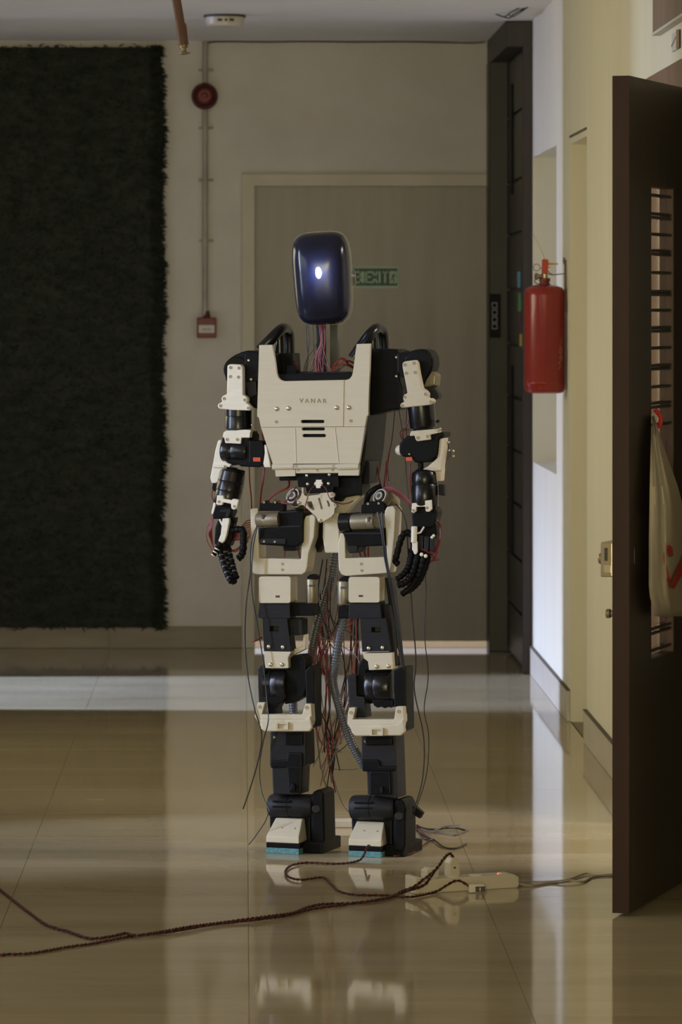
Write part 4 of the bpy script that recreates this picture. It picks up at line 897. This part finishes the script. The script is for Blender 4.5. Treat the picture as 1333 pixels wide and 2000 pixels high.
# --- legs (left then right in the picture; ox shifts and oy follow the photo)
def leg(S):
    T = lambda pts: [(S['x'](a, b), S['y'](b)) for a, b in pts]
    V = S['v']
    P('thigh_cover', 'cream', rrect(*S['cover'], 5), V - 0.012, 0.055, bev=0.004, seg=3)
    c0 = S['cover']
    P('cover_mark', 'ink', RP(c0[0] + 38 + S['cm'], c0[3] - 15, c0[0] + 46 + S['cm'], c0[3] - 11), V - 0.0128, 0.002, bev=0)
    a, b, c, d = S['motor']
    C('knee_actuator', 'silver', ((a + c) / 2, b, V + 0.03), ((a + c) / 2, d, V + 0.03), 12, 24, prof=[(0, 5), (0.02, 11), (0.06, 12), (0.95, 12), (1, 11)])
    P('actuator_vent', 'ink', RP((a + c) / 2 - 6, b + 12, (a + c) / 2 + 5, b + 16), V + 0.011, 0.006, bev=0)
    P('actuator_cap', 'black', [(a + 2, b - 4), (a + 8, b - 8), (c - 8, b - 8), (c - 2, b - 4), (c - 2, b + 2), (a + 2, b + 2)], V + 0.018, 0.03)
    P('thigh_band', 'charcoal', S['band'], V - 0.004, 0.05, bev=0.002)
    P('thigh_band_rear', 'black', S['band2'], V + 0.012, 0.05, bev=0.002)
    tp = P('thigh_plate', 'charcoal', S['plate'], V - 0.002, 0.045, bev=0.002, holes=[RP(*S['win'])])
    P('window_back', 'ink', RP(S['win'][0] - 2, S['win'][1] - 2, S['win'][2] + 2, S['win'][3] + 2), V + 0.03, 0.003, bev=0)
    for q_ in S['scr']: screw(q_[0], q_[1], V - 0.002, tp, s=1.0)
    P('side_block', 'charcoal', S['side'], V + 0.015, 0.05, bev=0.004)
    cl = P('knee_clamp', 'cream', S['clamp'], V - 0.006, 0.05, bev=0.002)
    for q_ in S['scr2']: screw(q_[0], q_[1], V - 0.006, cl, s=1.0)
    P('clamp_cheek', 'white', S['cheek'], V + 0.03, 0.03, bev=0.002)
    x0, y0, x1, y1 = S['drum']
    C('knee_motor', 'black_gloss', (x0, (y0 + y1) / 2, V + 0.034), (x1, (y0 + y1) / 2, V + 0.034), (y1 - y0) / 2, 36, prof=[(0, (y1 - y0) / 2 - 1.5), (0.04, (y1 - y0) / 2), (0.35, (y1 - y0) / 2), (0.36, (y1 - y0) / 2 - 0.6), (0.38, (y1 - y0) / 2), (0.96, (y1 - y0) / 2), (1, (y1 - y0) / 2 - 1.5)])
    P('knee_gearbox', 'black', S['gear'], V + 0.012, 0.05, bev=0.004)
    P('knee_lug', 'black', S['lug'], V + 0.0, 0.05, bev=0.003)
    P('knee_side_plate', 'charcoal', S['sl'], V + 0.0, 0.05, bev=0.004)
    P('knee_side_plate', 'black', S['sr'], V + 0.0, 0.075, bev=0.004)
    kb = P('knee_bracket', 'cream', S['br'], V - 0.018, 0.03, bev=0.003, seg=3)
    P('bracket_apron', 'cream', S['apron'], V - 0.028, 0.014, bev=0.005, parent=kb, seg=3)
    bx = S['boss']; mb = MB(); mb.prism([L(a, b, V - 0.036) for a, b in RP(*bx)], (0, 0.014, 0), 0, [[L(a, b, V - 0.036) for a, b in RP(bx[0] + 4, bx[1] + 3, bx[2] - 3, bx[3] - 1.5)]]); mb.done('bracket_boss', 'cream', kb)
    for q_ in S['scr3']: screw(q_[0], q_[1], V - 0.018, kb, dark=True, s=0.9)
    for pts, dv, dd in S['shin']: P('shin_housing' if dd > 0.06 else 'shin_rib', 'charcoal' if dd > 0.06 else 'black', pts, V + dv, dd, bev=0.004)
    x0, y0, x1, y1 = S['ankle']
    C('ankle_motor', 'charcoal', (x0, (y0 + y1) / 2, V + 0.052), (x1, (y0 + y1) / 2, V + 0.052), (y1 - y0) / 2, 30, prof=[(0, (y1 - y0) / 2 - 3), (0.05, (y1 - y0) / 2), (0.45, (y1 - y0) / 2), (0.46, (y1 - y0) / 2 - 1), (0.52, (y1 - y0) / 2 - 1), (0.53, (y1 - y0) / 2), (0.95, (y1 - y0) / 2), (1, (y1 - y0) / 2 - 3)])
    P('ankle_block', 'black', S['ablock'], V + 0.052, 0.06, bev=0.004)
    P('ankle_side', 'black', S['aside'], V + 0.03, 0.10, bev=0.01, seg=3)
    for yy in (0.28, 0.5):
        P('ankle_rib', 'black', RP(x0 + 4, y0 + (y1 - y0) * yy, x0 + (x1 - x0) * 0.46, y0 + (y1 - y0) * yy + 3), V + 0.017, 0.012, bev=0.001)
    ab = S['aside']; xa_ = ab[0][0] + 12; C('ankle_disc', 'charcoal', (xa_, ab[1][1] + 34, V + 0.026), (xa_, ab[1][1] + 34, V + 0.05), 8.5, 20)
    for q_ in S['shin'][0][0][:2]:
        screw(q_[0] + (8 if q_[0] == S['shin'][0][0][0][0] else -8), q_[1] + 12, V + 0.01, kb, dark=True, s=0.6)
    # foot
    fx0, fx1, tx0, tx1 = S['foot']; VF = S['vf']
    A = L(fx0, 1660, VF); B = L(fx1, 1660, VF)
    u0, u1 = A.x, B.x; tu0 = L(tx0, 1597, VF + 0.055).x; tu1 = L(tx1, 1597, VF + 0.055).x
    zb, zm = 0.030, 0.047
    zt = S['ztop']
    t = bmesh.new()
    pts = [(u0, VF, zb), (u1, VF, zb), (u1, VF + 0.09, zb), (u0, VF + 0.09, zb), (u0, VF, zm), (u1, VF, zm), (tu1, VF + 0.05, zt), (tu0, VF + 0.05, zt), (tu1, VF + 0.09, zt), (tu0, VF + 0.09, zt)]
    vv = [t.verts.new(p) for p in pts]
    for f in ((0, 1, 5, 4), (4, 5, 6, 7), (7, 6, 8, 9), (0, 3, 2, 1), (1, 2, 8, 6, 5), (0, 4, 7, 9, 3), (2, 3, 9, 8)): t.faces.new([vv[i] for i in f])
    bmesh.ops.recalc_face_normals(t, faces=t.faces); mb = MB(); mb._bev(t, 0.003); mb._merge(t); fc_ = mb.done('foot_cap', 'cream', rob)
    for k_ in (0.32, 0.72):
        o_ = screw(600, 1620, VF, fc_, dark=True, s=0.5); o_.location = (u0 + (u1 - u0) * k_ + 0.008, VF + 0.024, zm + (zt - zm) * 0.48); o_.rotation_euler = (math.radians(-52), 0, 0)
    MB().box((u0, VF + 0.001, 0.0155), (u1 + 0.002, VF + 0.20, zb), 0.002).done('foot_plate', 'black', rob)
    MB().box((u0, VF, 0.0), (u1, VF + 0.20, 0.016), 0.002).done('sole_pad', 'blue', rob)['label'] = 'dusty blue rubber sole pad'
    MB().box((u1 - 0.01, VF + 0.035, 0.0), (u1 + 0.055, VF + 0.20, 0.032), 0.004).done('foot_side', 'black', rob)

leg(dict(x=lambda a, b: a, y=lambda b: b, v=-0.078, cover=(505.5, 1126, 568, 1178), cm=-5, motor=(598, 1130, 621, 1178),
    band=[(507, 1178), (566, 1178), (567, 1208), (510, 1208), (503, 1205)], band2=[(566, 1178), (612, 1178), (612, 1203), (566, 1203)],
    plate=[(513, 1208), (561, 1208), (568, 1272), (516, 1272)], win=(527, 1222.5, 545, 1233), scr=((525.5, 1263), (553, 1264)),
    side=rrect(563, 1208, 590, 1241, 4), clamp=[(515.5, 1272), (569, 1273), (563, 1285), (564, 1305), (518.5, 1305)], scr2=((529, 1298), (551, 1298)),
    cheek=[(570, 1245), (573, 1268), (590, 1264), (593, 1240), (597, 1240), (596, 1268), (580, 1276), (568, 1282), (560, 1296), (560, 1273)],
    drum=(521, 1306, 566, 1370), gear=[(560, 1290), (574, 1280), (592, 1278), (598, 1290), (597, 1345), (592, 1362), (575, 1372), (556, 1376), (558, 1340)],
    lug=[(518, 1355), (560, 1360), (552, 1373), (546, 1374), (540, 1384), (542, 1396), (522, 1396)],
    sl=[(503, 1306), (508, 1300), (518, 1300), (520, 1374), (505, 1372)], sr=[(596, 1310), (606, 1300), (612, 1310), (612, 1420), (608, 1424), (598, 1376)],
    br=[(503, 1372), (518, 1372), (512, 1395), (590, 1395.5), (597, 1374), (608, 1375), (610, 1408), (607, 1420), (509, 1420), (497, 1399)],
    apron=[(509, 1404), (596, 1405), (606, 1398), (610, 1421), (605, 1429), (518, 1429), (509, 1424)], boss=(539, 1411, 563, 1425), scr3=((508, 1381), (599.5, 1382)),
    shin=[([(528, 1428), (596, 1428), (598, 1495), (588, 1500), (586, 1552), (533, 1552), (531, 1500), (527, 1494)], 0.01, 0.08),
          ([(556, 1432), (591, 1432), (591, 1455), (556, 1455)], 0.002, 0.02), ([(528, 1486), (560, 1484), (562, 1470), (590, 1470), (590, 1498), (528, 1500)], 0.003, 0.02),
          ([(560, 1496), (590, 1496), (588, 1548), (564, 1548)], 0.003, 0.02), ([(566, 1538), (570, 1530), (576, 1532), (576, 1545), (566, 1545)], -0.006, 0.012)],
    ankle=(528, 1551, 614, 1597), ablock=[(526, 1570), (534, 1560), (602, 1560), (606, 1600), (606, 1656), (528, 1656)],
    aside=[(606, 1556), (612, 1546), (622, 1542), (632, 1548), (634, 1640), (630, 1657), (608, 1657)],
    foot=(520, 584, 540, 592), vf=-0.093, ztop=0.092))
leg(dict(x=lambda a, b: a, y=lambda b: b, v=-0.084, cover=(681, 1127, 742, 1177), cm=-18, motor=(661, 1134, 682, 1180),
    band=[(682, 1178), (742, 1177), (745, 1208), (681, 1208)], band2=[(661, 1184), (684, 1184), (684, 1208), (660, 1208)],
    plate=[(704, 1208), (754, 1208), (764, 1272), (708, 1273)], win=(726, 1225, 744, 1235), scr=((721, 1266), (748, 1265)),
    side=[(746, 1180), (762, 1182), (768, 1215), (776, 1300), (764, 1300)], clamp=[(709, 1276), (766, 1275), (768, 1307), (721, 1309), (719, 1292), (711, 1286)], scr2=((736, 1302), (759, 1301)),
    cheek=[(763, 1252), (766, 1268), (770, 1268), (772, 1246), (778, 1275), (777, 1294), (768, 1300), (764, 1276)],
    drum=(721, 1308, 768, 1374), gear=[(700, 1300), (706, 1288), (714, 1286), (719, 1300), (719, 1310), (714, 1310), (714, 1334), (722, 1340), (722, 1359), (695, 1359), (697, 1320)],
    lug=[(727, 1366), (768, 1368), (768, 1380), (764, 1383), (758, 1380), (752, 1384), (744, 1380), (738, 1383), (730, 1378)],
    sl=[(678, 1319), (696, 1318), (697, 1360), (712, 1361), (716, 1402), (690, 1402), (696, 1384), (682, 1384)], sr=[(768, 1310), (782, 1303), (792, 1303), (794, 1425), (789, 1430), (788, 1381), (770, 1381)],
    br=[(683, 1382), (695, 1382), (690, 1405), (770, 1405), (773.5, 1380), (789, 1380), (790, 1408), (788, 1428), (688, 1428), (678, 1413), (680, 1392)],
    apron=[(682, 1416), (776, 1414), (788, 1404), (792, 1429), (784, 1437), (694, 1438), (688, 1433)], boss=(723, 1422, 748, 1437), scr3=((686, 1392), (779.5, 1390)),
    shin=[([(706, 1436), (772, 1436), (776, 1560), (718, 1552), (716, 1500), (704, 1492), (706, 1470)], 0.01, 0.085),
          ([(712, 1440), (766, 1440), (766, 1455), (714, 1456)], 0.002, 0.02), ([(706, 1484), (740, 1484), (742, 1496), (774, 1496), (774, 1505), (742, 1507), (708, 1507)], 0.003, 0.02),
          ([(722, 1506), (762, 1506), (764, 1552), (722, 1552)], 0.004, 0.02), ([(742, 1538), (748, 1536), (748, 1550), (742, 1550)], -0.006, 0.012)],
    ankle=(688, 1553, 774, 1601), ablock=[(685, 1575), (692, 1556), (762, 1566), (766, 1604), (766, 1660), (690, 1660)],
    aside=[(768, 1570), (774, 1560), (786, 1562), (792, 1575), (792, 1650), (788, 1663), (768, 1663)],
    foot=(681, 745, 699, 752), vf=-0.080, ztop=0.093))
P('hip_drop_cover', 'charcoal', [(752, 1128), (764, 1132), (774, 1215), (782, 1300), (774, 1300), (764, 1215)], -0.05, 0.04)
P('loose_connector', 'black', [(806, 1574), (812, 1576), (826, 1588), (820, 1599), (806, 1590)], -0.03, 0.02, bev=0.001)

# hoses
def hose(pts, r_):
    path = catmull([L(*p) for p in pts], 40)
    MB().tube(path, lambda i, m: r_ * PXM * (1.0 if i % 4 < 2 else 0.90), 12).done('corrugated_hose', 'hose', rob)
hose([(657, 1070, 0.02), (650, 1120, 0.02), (638, 1165, 0.02), (622, 1215, 0.02), (612, 1260, 0.03), (600, 1320, 0.05), (575, 1350, 0.06), (574, 1398, 0.06)], 8.8)
hose([(676, 1190, 0.02), (664, 1240, 0.0), (655, 1300, -0.01), (651, 1332, -0.02), (660, 1370, -0.02), (675, 1420, -0.01), (694, 1465, 0.0), (714, 1500, 0.01)], 8.8)

# wires between the legs
R = random.Random(23)
for i in range(26):
    x0 = R.uniform(618, 690); y0 = R.uniform(1060, 1160)
    xm = R.uniform(622, 650) if i % 2 else R.uniform(650, 700); x1 = R.uniform(626, 668); y1 = R.uniform(1430, 1545)
    v_ = R.uniform(0.0, 0.06)
    wire([(x0, y0, v_), (x0 + R.uniform(-10, 10), y0 + 80, v_), (xm, 1270 + R.uniform(-25, 25), v_), (xm + R.uniform(-22, 16), 1360 + R.uniform(-20, 20), v_), ((xm + x1) / 2 + R.uniform(-16, 16), 1440, v_), (x1, y1 if y1 > 1450 else 1470, v_)],
         R.choice(['red_wire', 'black_wire', 'black_wire', 'pink_wire', 'grey_wire']), R.uniform(0.0011, 0.0019))
for i in range(6):                                             # red tangle
    x0 = R.uniform(612, 634); wire([(x0, 1225, 0.03), (x0 + R.uniform(-6, 8), 1258, 0.02), (x0 + R.uniform(0, 14), 1290, 0.02), (x0 + R.uniform(0, 20), 1318, 0.02)], R.choice(['red_wire', 'red_wire', 'pink_wire']), 0.0018)
for i in range(9):
    x0 = R.uniform(682, 702); wire([(x0, 1200, 0.04), (x0 + R.uniform(-4, 4), 1250, 0.04), (x0 + R.uniform(-8, 6), 1310, 0.04), (x0 + R.uniform(-20, 6), 1370, 0.04)], R.choice(['black_wire', 'black_wire', 'red_wire']), 0.0016)
for pts, m_, r_ in (
    ([(505, 1020, -0.1), (491, 1060, -0.1), (489, 1120, -0.1), (481, 1180, -0.1), (479, 1260, -0.09), (486, 1330, -0.09), (499, 1390, -0.1), (511, 1430, -0.09), (508, 1470, -0.08), (492, 1530, -0.07), (475, 1580, -0.06)], 'black_wire', 0.0019),
    ([(503, 1028, -0.1), (494, 1075, -0.1), (492, 1150, -0.1), (503, 1220, -0.1), (514, 1290, -0.1), (522, 1370, -0.11), (524, 1410, -0.13), (514, 1450, -0.1), (507, 1500, -0.08), (512, 1550, -0.08), (528, 1585, -0.09)], 'black_wire', 0.0017),
    ([(526, 1583, -0.09), (518, 1605, -0.09), (500, 1632, -0.09), (486, 1650, -0.09)], 'black_wire', 0.0016),
    ([(738, 1000, -0.11), (746, 1040, -0.12), (752, 1090, -0.12), (760, 1130, -0.12), (772, 1200, -0.10), (786, 1290, -0.09), (790, 1310, -0.08)], 'black_wire', 0.0026),
    ([(746, 1000, -0.11), (750, 1050, -0.12), (757, 1100, -0.12), (764, 1140, -0.12), (778, 1220, -0.10), (790, 1300, -0.09)], 'black_wire', 0.0024),
    ([(774, 985, -0.05), (786, 1000, -0.07), (795, 1030, -0.08), (797, 1070, -0.08), (803, 1150, -0.06), (806, 1200, -0.05), (813, 1290, -0.04), (810, 1350, -0.04), (828, 1440, -0.04), (826, 1520, -0.04), (808, 1585, -0.04)], 'black_wire', 0.0019),
    ([(828, 1105, -0.05), (833, 1150, -0.04), (830, 1240, -0.04), (837, 1320, -0.03), (829, 1385, -0.03), (838, 1440, -0.03), (832, 1520, -0.03), (805, 1600, -0.03)], 'black_wire', 0.0014),
    ([(780, 800, 0.05), (789, 860, 0.05), (795, 930, 0.05), (800, 985, 0.03), (806, 1000, 0.0)], 'black_wire', 0.0014),
    ([(772, 800, 0.06), (766, 860, 0.06), (758, 900, 0.06), (760, 940, 0.05)], 'black_wire', 0.0014),
    ([(756, 900, 0.05), (752, 940, 0.04), (748, 970, 0.02), (745, 990, 0.0)], 'red_dull', 0.0022),
    ([(762, 880, 0.05), (756, 930, 0.04), (764, 960, 0.03), (770, 980, 0.02)], 'red_dull', 0.0018),
    ([(738, 905, 0.05), (742, 940, 0.04), (752, 975, 0.02), (750, 1000, 0.0)], 'red_dull', 0.002),
    ([(487, 912, -0.06), (488, 940, -0.05), (491, 970, -0.04), (492, 995, -0.03)], 'red_wire', 0.0018),
    ([(517, 912, -0.05), (514, 940, -0.05), (510, 965, -0.04), (509, 985, -0.03)], 'red_wire', 0.0024),
    ([(516, 912, -0.05), (512, 945, -0.05), (508, 985, -0.03)], 'red_wire', 0.0018),
    ([(565, 940, -0.03), (563, 952, -0.05), (545, 960, -0.06), (528, 972, -0.06), (521, 984, -0.06)], 'red_wire', 0.0032),
    ([(580, 950, -0.07), (568, 965, -0.09), (560, 978, -0.09), (550, 984, -0.08)], 'red_dull', 0.0018),
    ([(590, 960, -0.09), (578, 975, -0.1), (570, 984, -0.1), (553, 983, -0.1), (538, 976, -0.08)], 'red_dull', 0.0016),
    ([(617, 947, -0.09), (606, 958, -0.1), (600, 975, -0.1), (596, 992, -0.09), (598, 1003, -0.07)], 'red_dull', 0.0013),
    ([(628, 946, -0.09), (637, 955, -0.1), (643, 970, -0.1), (650, 980, -0.09)], 'red_dull', 0.0013),
    ([(655, 980, -0.05), (668, 984, -0.06), (682, 982, -0.06), (690, 978, -0.05)], 'red_dull', 0.0014),
    ([(803, 800, -0.03), (796, 830, -0.03), (786, 846, -0.04), (784, 858, -0.04)], 'red_dull', 0.0018),
    ([(794, 798, -0.03), (793, 830, -0.03), (794, 860, -0.03)], 'red_dark', 0.0024),
    ([(800, 840, -0.05), (788, 838, -0.06), (782, 848, -0.06), (790, 862, -0.05)], 'red_dark', 0.0015),
    ([(801, 905, -0.05), (802, 930, -0.05), (803, 955, -0.04), (806, 970, -0.03)], 'red_dull', 0.002),
    ([(508, 818, -0.05), (513, 850, -0.05), (520, 880, -0.04), (528, 905, -0.04)], 'red_wire', 0.002),
    ([(493, 1252, -0.08), (500, 1251, -0.08), (512, 1245, -0.06)], 'red_wire', 0.0022),
    ([(583, 1074, -0.03), (585, 1085, -0.03), (588, 1096, -0.03)], 'red_wire', 0.0026),
    ([(557, 1076, -0.04), (556, 1086, -0.04), (554, 1096, -0.04)], 'red_wire', 0.0018),
    ([(700, 1070, -0.02), (704, 1082, -0.02), (708, 1098, -0.02)], 'red_wire', 0.0026),
    ([(710, 1068, -0.02), (713, 1082, -0.02), (716, 1098, -0.02)], 'red_wire', 0.003),
    ([(720, 1068, -0.02), (720, 1082, -0.02), (722, 1098, -0.02)], 'red_dull', 0.0026),
    ([(650, 1470, 0.03), (640, 1490, 0.03), (652, 1502, 0.03), (690, 1503, 0.03), (700, 1500, 0.03)], 'grey_wire', 0.0018),
    ([(640, 1480, 0.03), (652, 1520, 0.04), (670, 1570, 0.05), (690, 1592, 0.05)], 'grey_wire', 0.0018),
    ([(618, 1430, 0.02), (628, 1500, 0.02), (640, 1545, 0.02)], 'grey_wire', 0.0018),
    ([(632, 1440, 0.02), (625, 1470, 0.01), (612, 1497, 0.0)], 'grey_wire', 0.0015),
): wire(pts, m_, r_)
for i in range(6):                                             # thick red loom over the right hip
    wire([(738 - i, 964 + i, -0.02 + 0.004 * i), (758, 951 + i * 1.3, -0.03), (780, 960 + i * 1.5, -0.04), (797, 974 + i * 1.5, -0.05), (806, 984 + i, -0.06)], 'red_dull', 0.0024)
mb = MB(); mb.tube(catmull([L(716, 985, -0.02), L(720, 968, -0.03), L(730, 957, -0.03), L(745, 950, -0.02)], 8), 0.008, 10); mb.done('sleeved_loom', 'black', rob)
for x in (640, 645, 650):
    wire([(x, 1440, 0.02), (x + 4, 1480, 0.02), (650, 1515, 0.02), (656, 1548, 0.02)], R.choice(['red_wire', 'black_wire', 'pink_wire']), 0.002)

# ------------------------------------------------------------------ things on the floor
# power strip
a = G(818, 1746); b = G(1012, 1734); dirv = (b - a); PL = dirv.length; pang = math.atan2(dirv.y, dirv.x)
ps = tag(empty('power_strip', a, pang), 'cream extension power strip lying on the floor right of the feet', 'power strip')
mb = MB(); mb.prism([(0, 0, 0.0), (PL, 0, 0.0), (PL + 0.004, 0, 0.008), (PL + 0.004, 0, 0.028), (PL - 0.012, 0, 0.036), (0, 0, 0.036)], (0, 0.052, 0), 0.003); mb.done('body', 'plastic_w', ps)
mb = MB(); mb.box((-0.012, -0.004, 0.0), (0.004, 0.056, 0.044), 0.004); mb.done('end_cap', 'plastic_w', ps)
for x in (0.045, 0.11, 0.175): mb = MB(); mb.cyl((x, 0.026, 0.034), (x, 0.026, 0.0375), 0.017, 20); mb.done('socket', 'white', ps)
MB().ball((PL - 0.048, 0.018, 0.0365), 0.003, seg=10).done('indicator_light', 'redled', ps)
MB().box((PL - 0.04, 0.014, 0.034), (PL - 0.022, 0.034, 0.039), 0.002).done('switch', 'plastic_w', ps)
Mps = ps.matrix_basis
def on_strip(x, y_, z): return Mps @ Vector((x, y_, z))

def twisted(name, pts, label, r_=0.0022, pitch=0.026, mats=('strand_red', 'strand_dark'), rad=None):
    e = tag(empty(name, pts[0]), label, 'cable', 'twisted cables on the floor'); path = catmull(pts, 14)
    # resample evenly
    ds = [0]
    for p, q_ in zip(path, path[1:]): ds.append(ds[-1] + (q_ - p).length)
    N = int(ds[-1] / (pitch / 7)); ev = []; j = 0
    for i in range(N + 1):
        s_ = ds[-1] * i / N
        while j < len(ds) - 2 and ds[j + 1] < s_: j += 1
        f = (s_ - ds[j]) / max(1e-9, ds[j + 1] - ds[j]); ev.append(path[j].lerp(path[j + 1], min(1, f)))
    for k_, m_ in enumerate(mats):
        pp_ = []
        for i, p in enumerate(ev):
            d = (ev[min(i + 1, N)] - ev[max(i - 1, 0)]).normalized(); up = Vector((0, 0, 1)); sd_ = d.cross(up)
            sd_ = sd_.normalized() if sd_.length > 1e-4 else Vector((1, 0, 0)); up = sd_.cross(d)
            th = 2 * math.pi * (ds[-1] * i / N) / pitch + k_ * math.pi
            pp_.append(p + (sd_ * math.cos(th) + up * math.sin(th)) * r_ * 0.95 - Vector(pts[0]))
        MB().tube(pp_, r_, 5).done('strand', m_, e)
    return e
z = 0.0053
c1 = twisted('twisted_cable', [G(-60, 1869, z), G(0, 1865, z), G(60, 1862, z), G(130, 1850, z), G(180, 1843, z), G(260, 1828, z), G(330, 1820, z), G(420, 1805, z), G(500, 1796, z), G(560, 1788, z), G(600, 1777, z), G(660, 1768, z), G(720, 1761, z), G(760, 1752, z), G(785, 1741, 0.010), on_strip(-0.022, -0.018, 0.022), on_strip(0.010, -0.014, 0.040), on_strip(0.045, -0.010, 0.062), on_strip(0.075, 0.006, 0.086), on_strip(0.095, 0.020, 0.095), on_strip(0.108, 0.028, 0.093), on_strip(0.113, 0.028, 0.082)],
             'longer twisted red and black cable running along the floor to the upright plug')
def plug(parent, loc, w, d, h, rot):
    mb = MB(); mb.prism([(-w / 2, -d / 2, 0), (w / 2, -d / 2, 0), (w / 2, -d / 2, h * 0.8), (w * 0.3, -d / 2, h), (-w * 0.2, -d / 2, h), (-w / 2, -d / 2, h * 0.72)], (0, d, 0), 0.0025)
    o_ = mb.done('plug', 'plastic_w', parent); o_.location = Vector(loc) - parent.location; o_.rotation_euler = rot
    MB().box((-0.003, -d / 2 - 0.0008, h * 0.42), (0.003, -d / 2 + 0.001, h * 0.52)).done('cord_clamp_hole', 'ink', o_); return o_
plug(c1, on_strip(0.11, 0.028, 0.037), 0.03, 0.03, 0.048, (0, 0, pang))
c2 = twisted('twisted_cable', [G(-60, 1690, z), G(0, 1738, z), G(30, 1762, z), G(60, 1785, z), G(92, 1807, z), G(135, 1820, z), G(175, 1833, z), G(215, 1829, z), G(245, 1823, z), G(268, 1827, z + 0.006), G(330, 1817, z + 0.004), G(370, 1810, z + 0.004), G(440, 1801, z), G(500, 1793, z + 0.004), G(570, 1783, z + 0.004), G(600, 1772, z), G(630, 1766, z), G(690, 1764, z), G(740, 1757, z + 0.004), G(772, 1749, z), G(790, 1742, 0.010), on_strip(0.006, -0.012, 0.022), on_strip(0.025, -0.008, 0.036), on_strip(0.045, 0.004, 0.052)],
             'twisted cable entering from the far left edge and joining the longer one')
plug(c2, on_strip(0.045, 0.026, 0.037), 0.036, 0.034, 0.026, (0, 0, pang))
p3 = on_strip(0.150, -0.034, 0.0)
c3 = twisted('robot_supply_cable', [G(722, 1652, 0.04), G(718, 1654, 0.045), G(712, 1668, 0.02), G(700, 1681, 0.006), G(660, 1687, 0.005), G(600, 1685, 0.005), G(570, 1690, 0.005), G(558, 1702, 0.005), G(566, 1714, 0.005), G(590, 1718, 0.005), G(630, 1714, 0.005), G(648, 1728, 0.005), G(665, 1742, 0.005), G(700, 1748, 0.005), G(760, 1749, 0.005), G(800, 1752, 0.005), on_strip(0.035, -0.022, 0.006), on_strip(0.065, -0.020, 0.018), on_strip(0.090, -0.018, 0.029), on_strip(0.108, -0.018, 0.030), on_strip(0.122, -0.024, 0.022), p3 + Vector((-0.014, 0.0, 0.012))],
             'thin red and black cable looping from the right foot to the power strip', r_=0.0019, pitch=0.03)
mb = MB(); mb.box((-0.022, -0.014, 0.0008), (0.018, 0.014, 0.022), 0.003); o_ = mb.done('plug', 'plastic_w', c3); o_.location = p3 - c3.location; o_.rotation_euler = (0, 0, pang - 0.3)
mb = MB(); mb.box((-0.006, -0.0155, 0.003), (0.0185, -0.013, 0.017), 0.001); mb.done('plug_face', 'ink', o_)
MB().box((0.004, -0.0165, 0.006), (0.007, -0.0150, 0.014)).done('pin', 'steel', o_)
mc = tag(empty('mains_cord', on_strip(PL, 0.026, 0.01)), 'pale grey double mains cord from the power strip to the brown door', 'cable')
for pts in ([on_strip(PL + 0.003, 0.03, 0.014), G(1040, 1722, 0.004), G(1075, 1722, 0.003), G(1110, 1718, 0.003), G(1145, 1706, 0.004), G(1165, 1710, 0.003), G(1205, 1707, 0.003), G(1260, 1700, 0.003)],
            [on_strip(PL + 0.003, 0.02, 0.010), G(1040, 1730, 0.003), G(1075, 1724, 0.003), G(1110, 1719, 0.008), G(1140, 1722, 0.003), G(1160, 1712, 0.003), G(1200, 1709, 0.003), G(1260, 1704, 0.003)]):
    MB().tube([p - mc.location for p in catmull(pts, 8)], 0.0026, 6).done('cord', 'conduit', mc)
# white strip behind the feet
wa = G(640, 1617)
tag(MB().box((wa.x - 0.06, wa.y, 0.0), (wa.x + 0.12, wa.y + 0.05, 0.022), 0.004).done('plastic_strip', 'plastic_w'), 'flat white plastic strip on the floor behind the feet', 'strip')
# loose leads right of the feet
ll = tag(empty('loose_leads', G(850, 1625)), 'tangle of dark loose leads with bare ends right of the robot feet', 'cable')
for pts, m_, r_ in (
    ([(815, 1612, .03), (830, 1618, .01), (850, 1620, .006), (875, 1617, .008), (895, 1618, .012), (910, 1622, .004)], 'black_wire', 0.003),
    ([(812, 1618, .02), (832, 1622, .006), (860, 1626, .004), (890, 1630, .004), (915, 1621, .003)], 'grey_wire', 0.0022),
    ([(810, 1610, .03), (826, 1622, .008), (840, 1626, .008), (870, 1614, .012), (898, 1612, .016)], 'grey_wire', 0.002),
    ([(812, 1622, .02), (830, 1634, .006), (850, 1642, .005), (868, 1655, .004), (890, 1657, .004), (912, 1648, .003)], 'black_wire', 0.0028),
    ([(848, 1640, .004), (836, 1645, .004), (815, 1660, .004), (800, 1668, .004), (770, 1672, .004)], 'red_dark', 0.0026),
    ([(815, 1620, .02), (822, 1632, .01), (830, 1640, .006), (846, 1640, .006)], 'black_wire', 0.0026),
    ([(812, 1616, .02), (820, 1626, .012), (834, 1632, .006)], 'pink_wire', 0.0026),
    ([(813, 1614, .025), (822, 1622, .012), (838, 1636, .006)], 'pink_wire', 0.002)):
    MB().tube([p - ll.location for p in catmull([G(a_, b_, c_) for a_, b_, c_ in pts], 6)], r_, 6).done('lead', m_, ll)
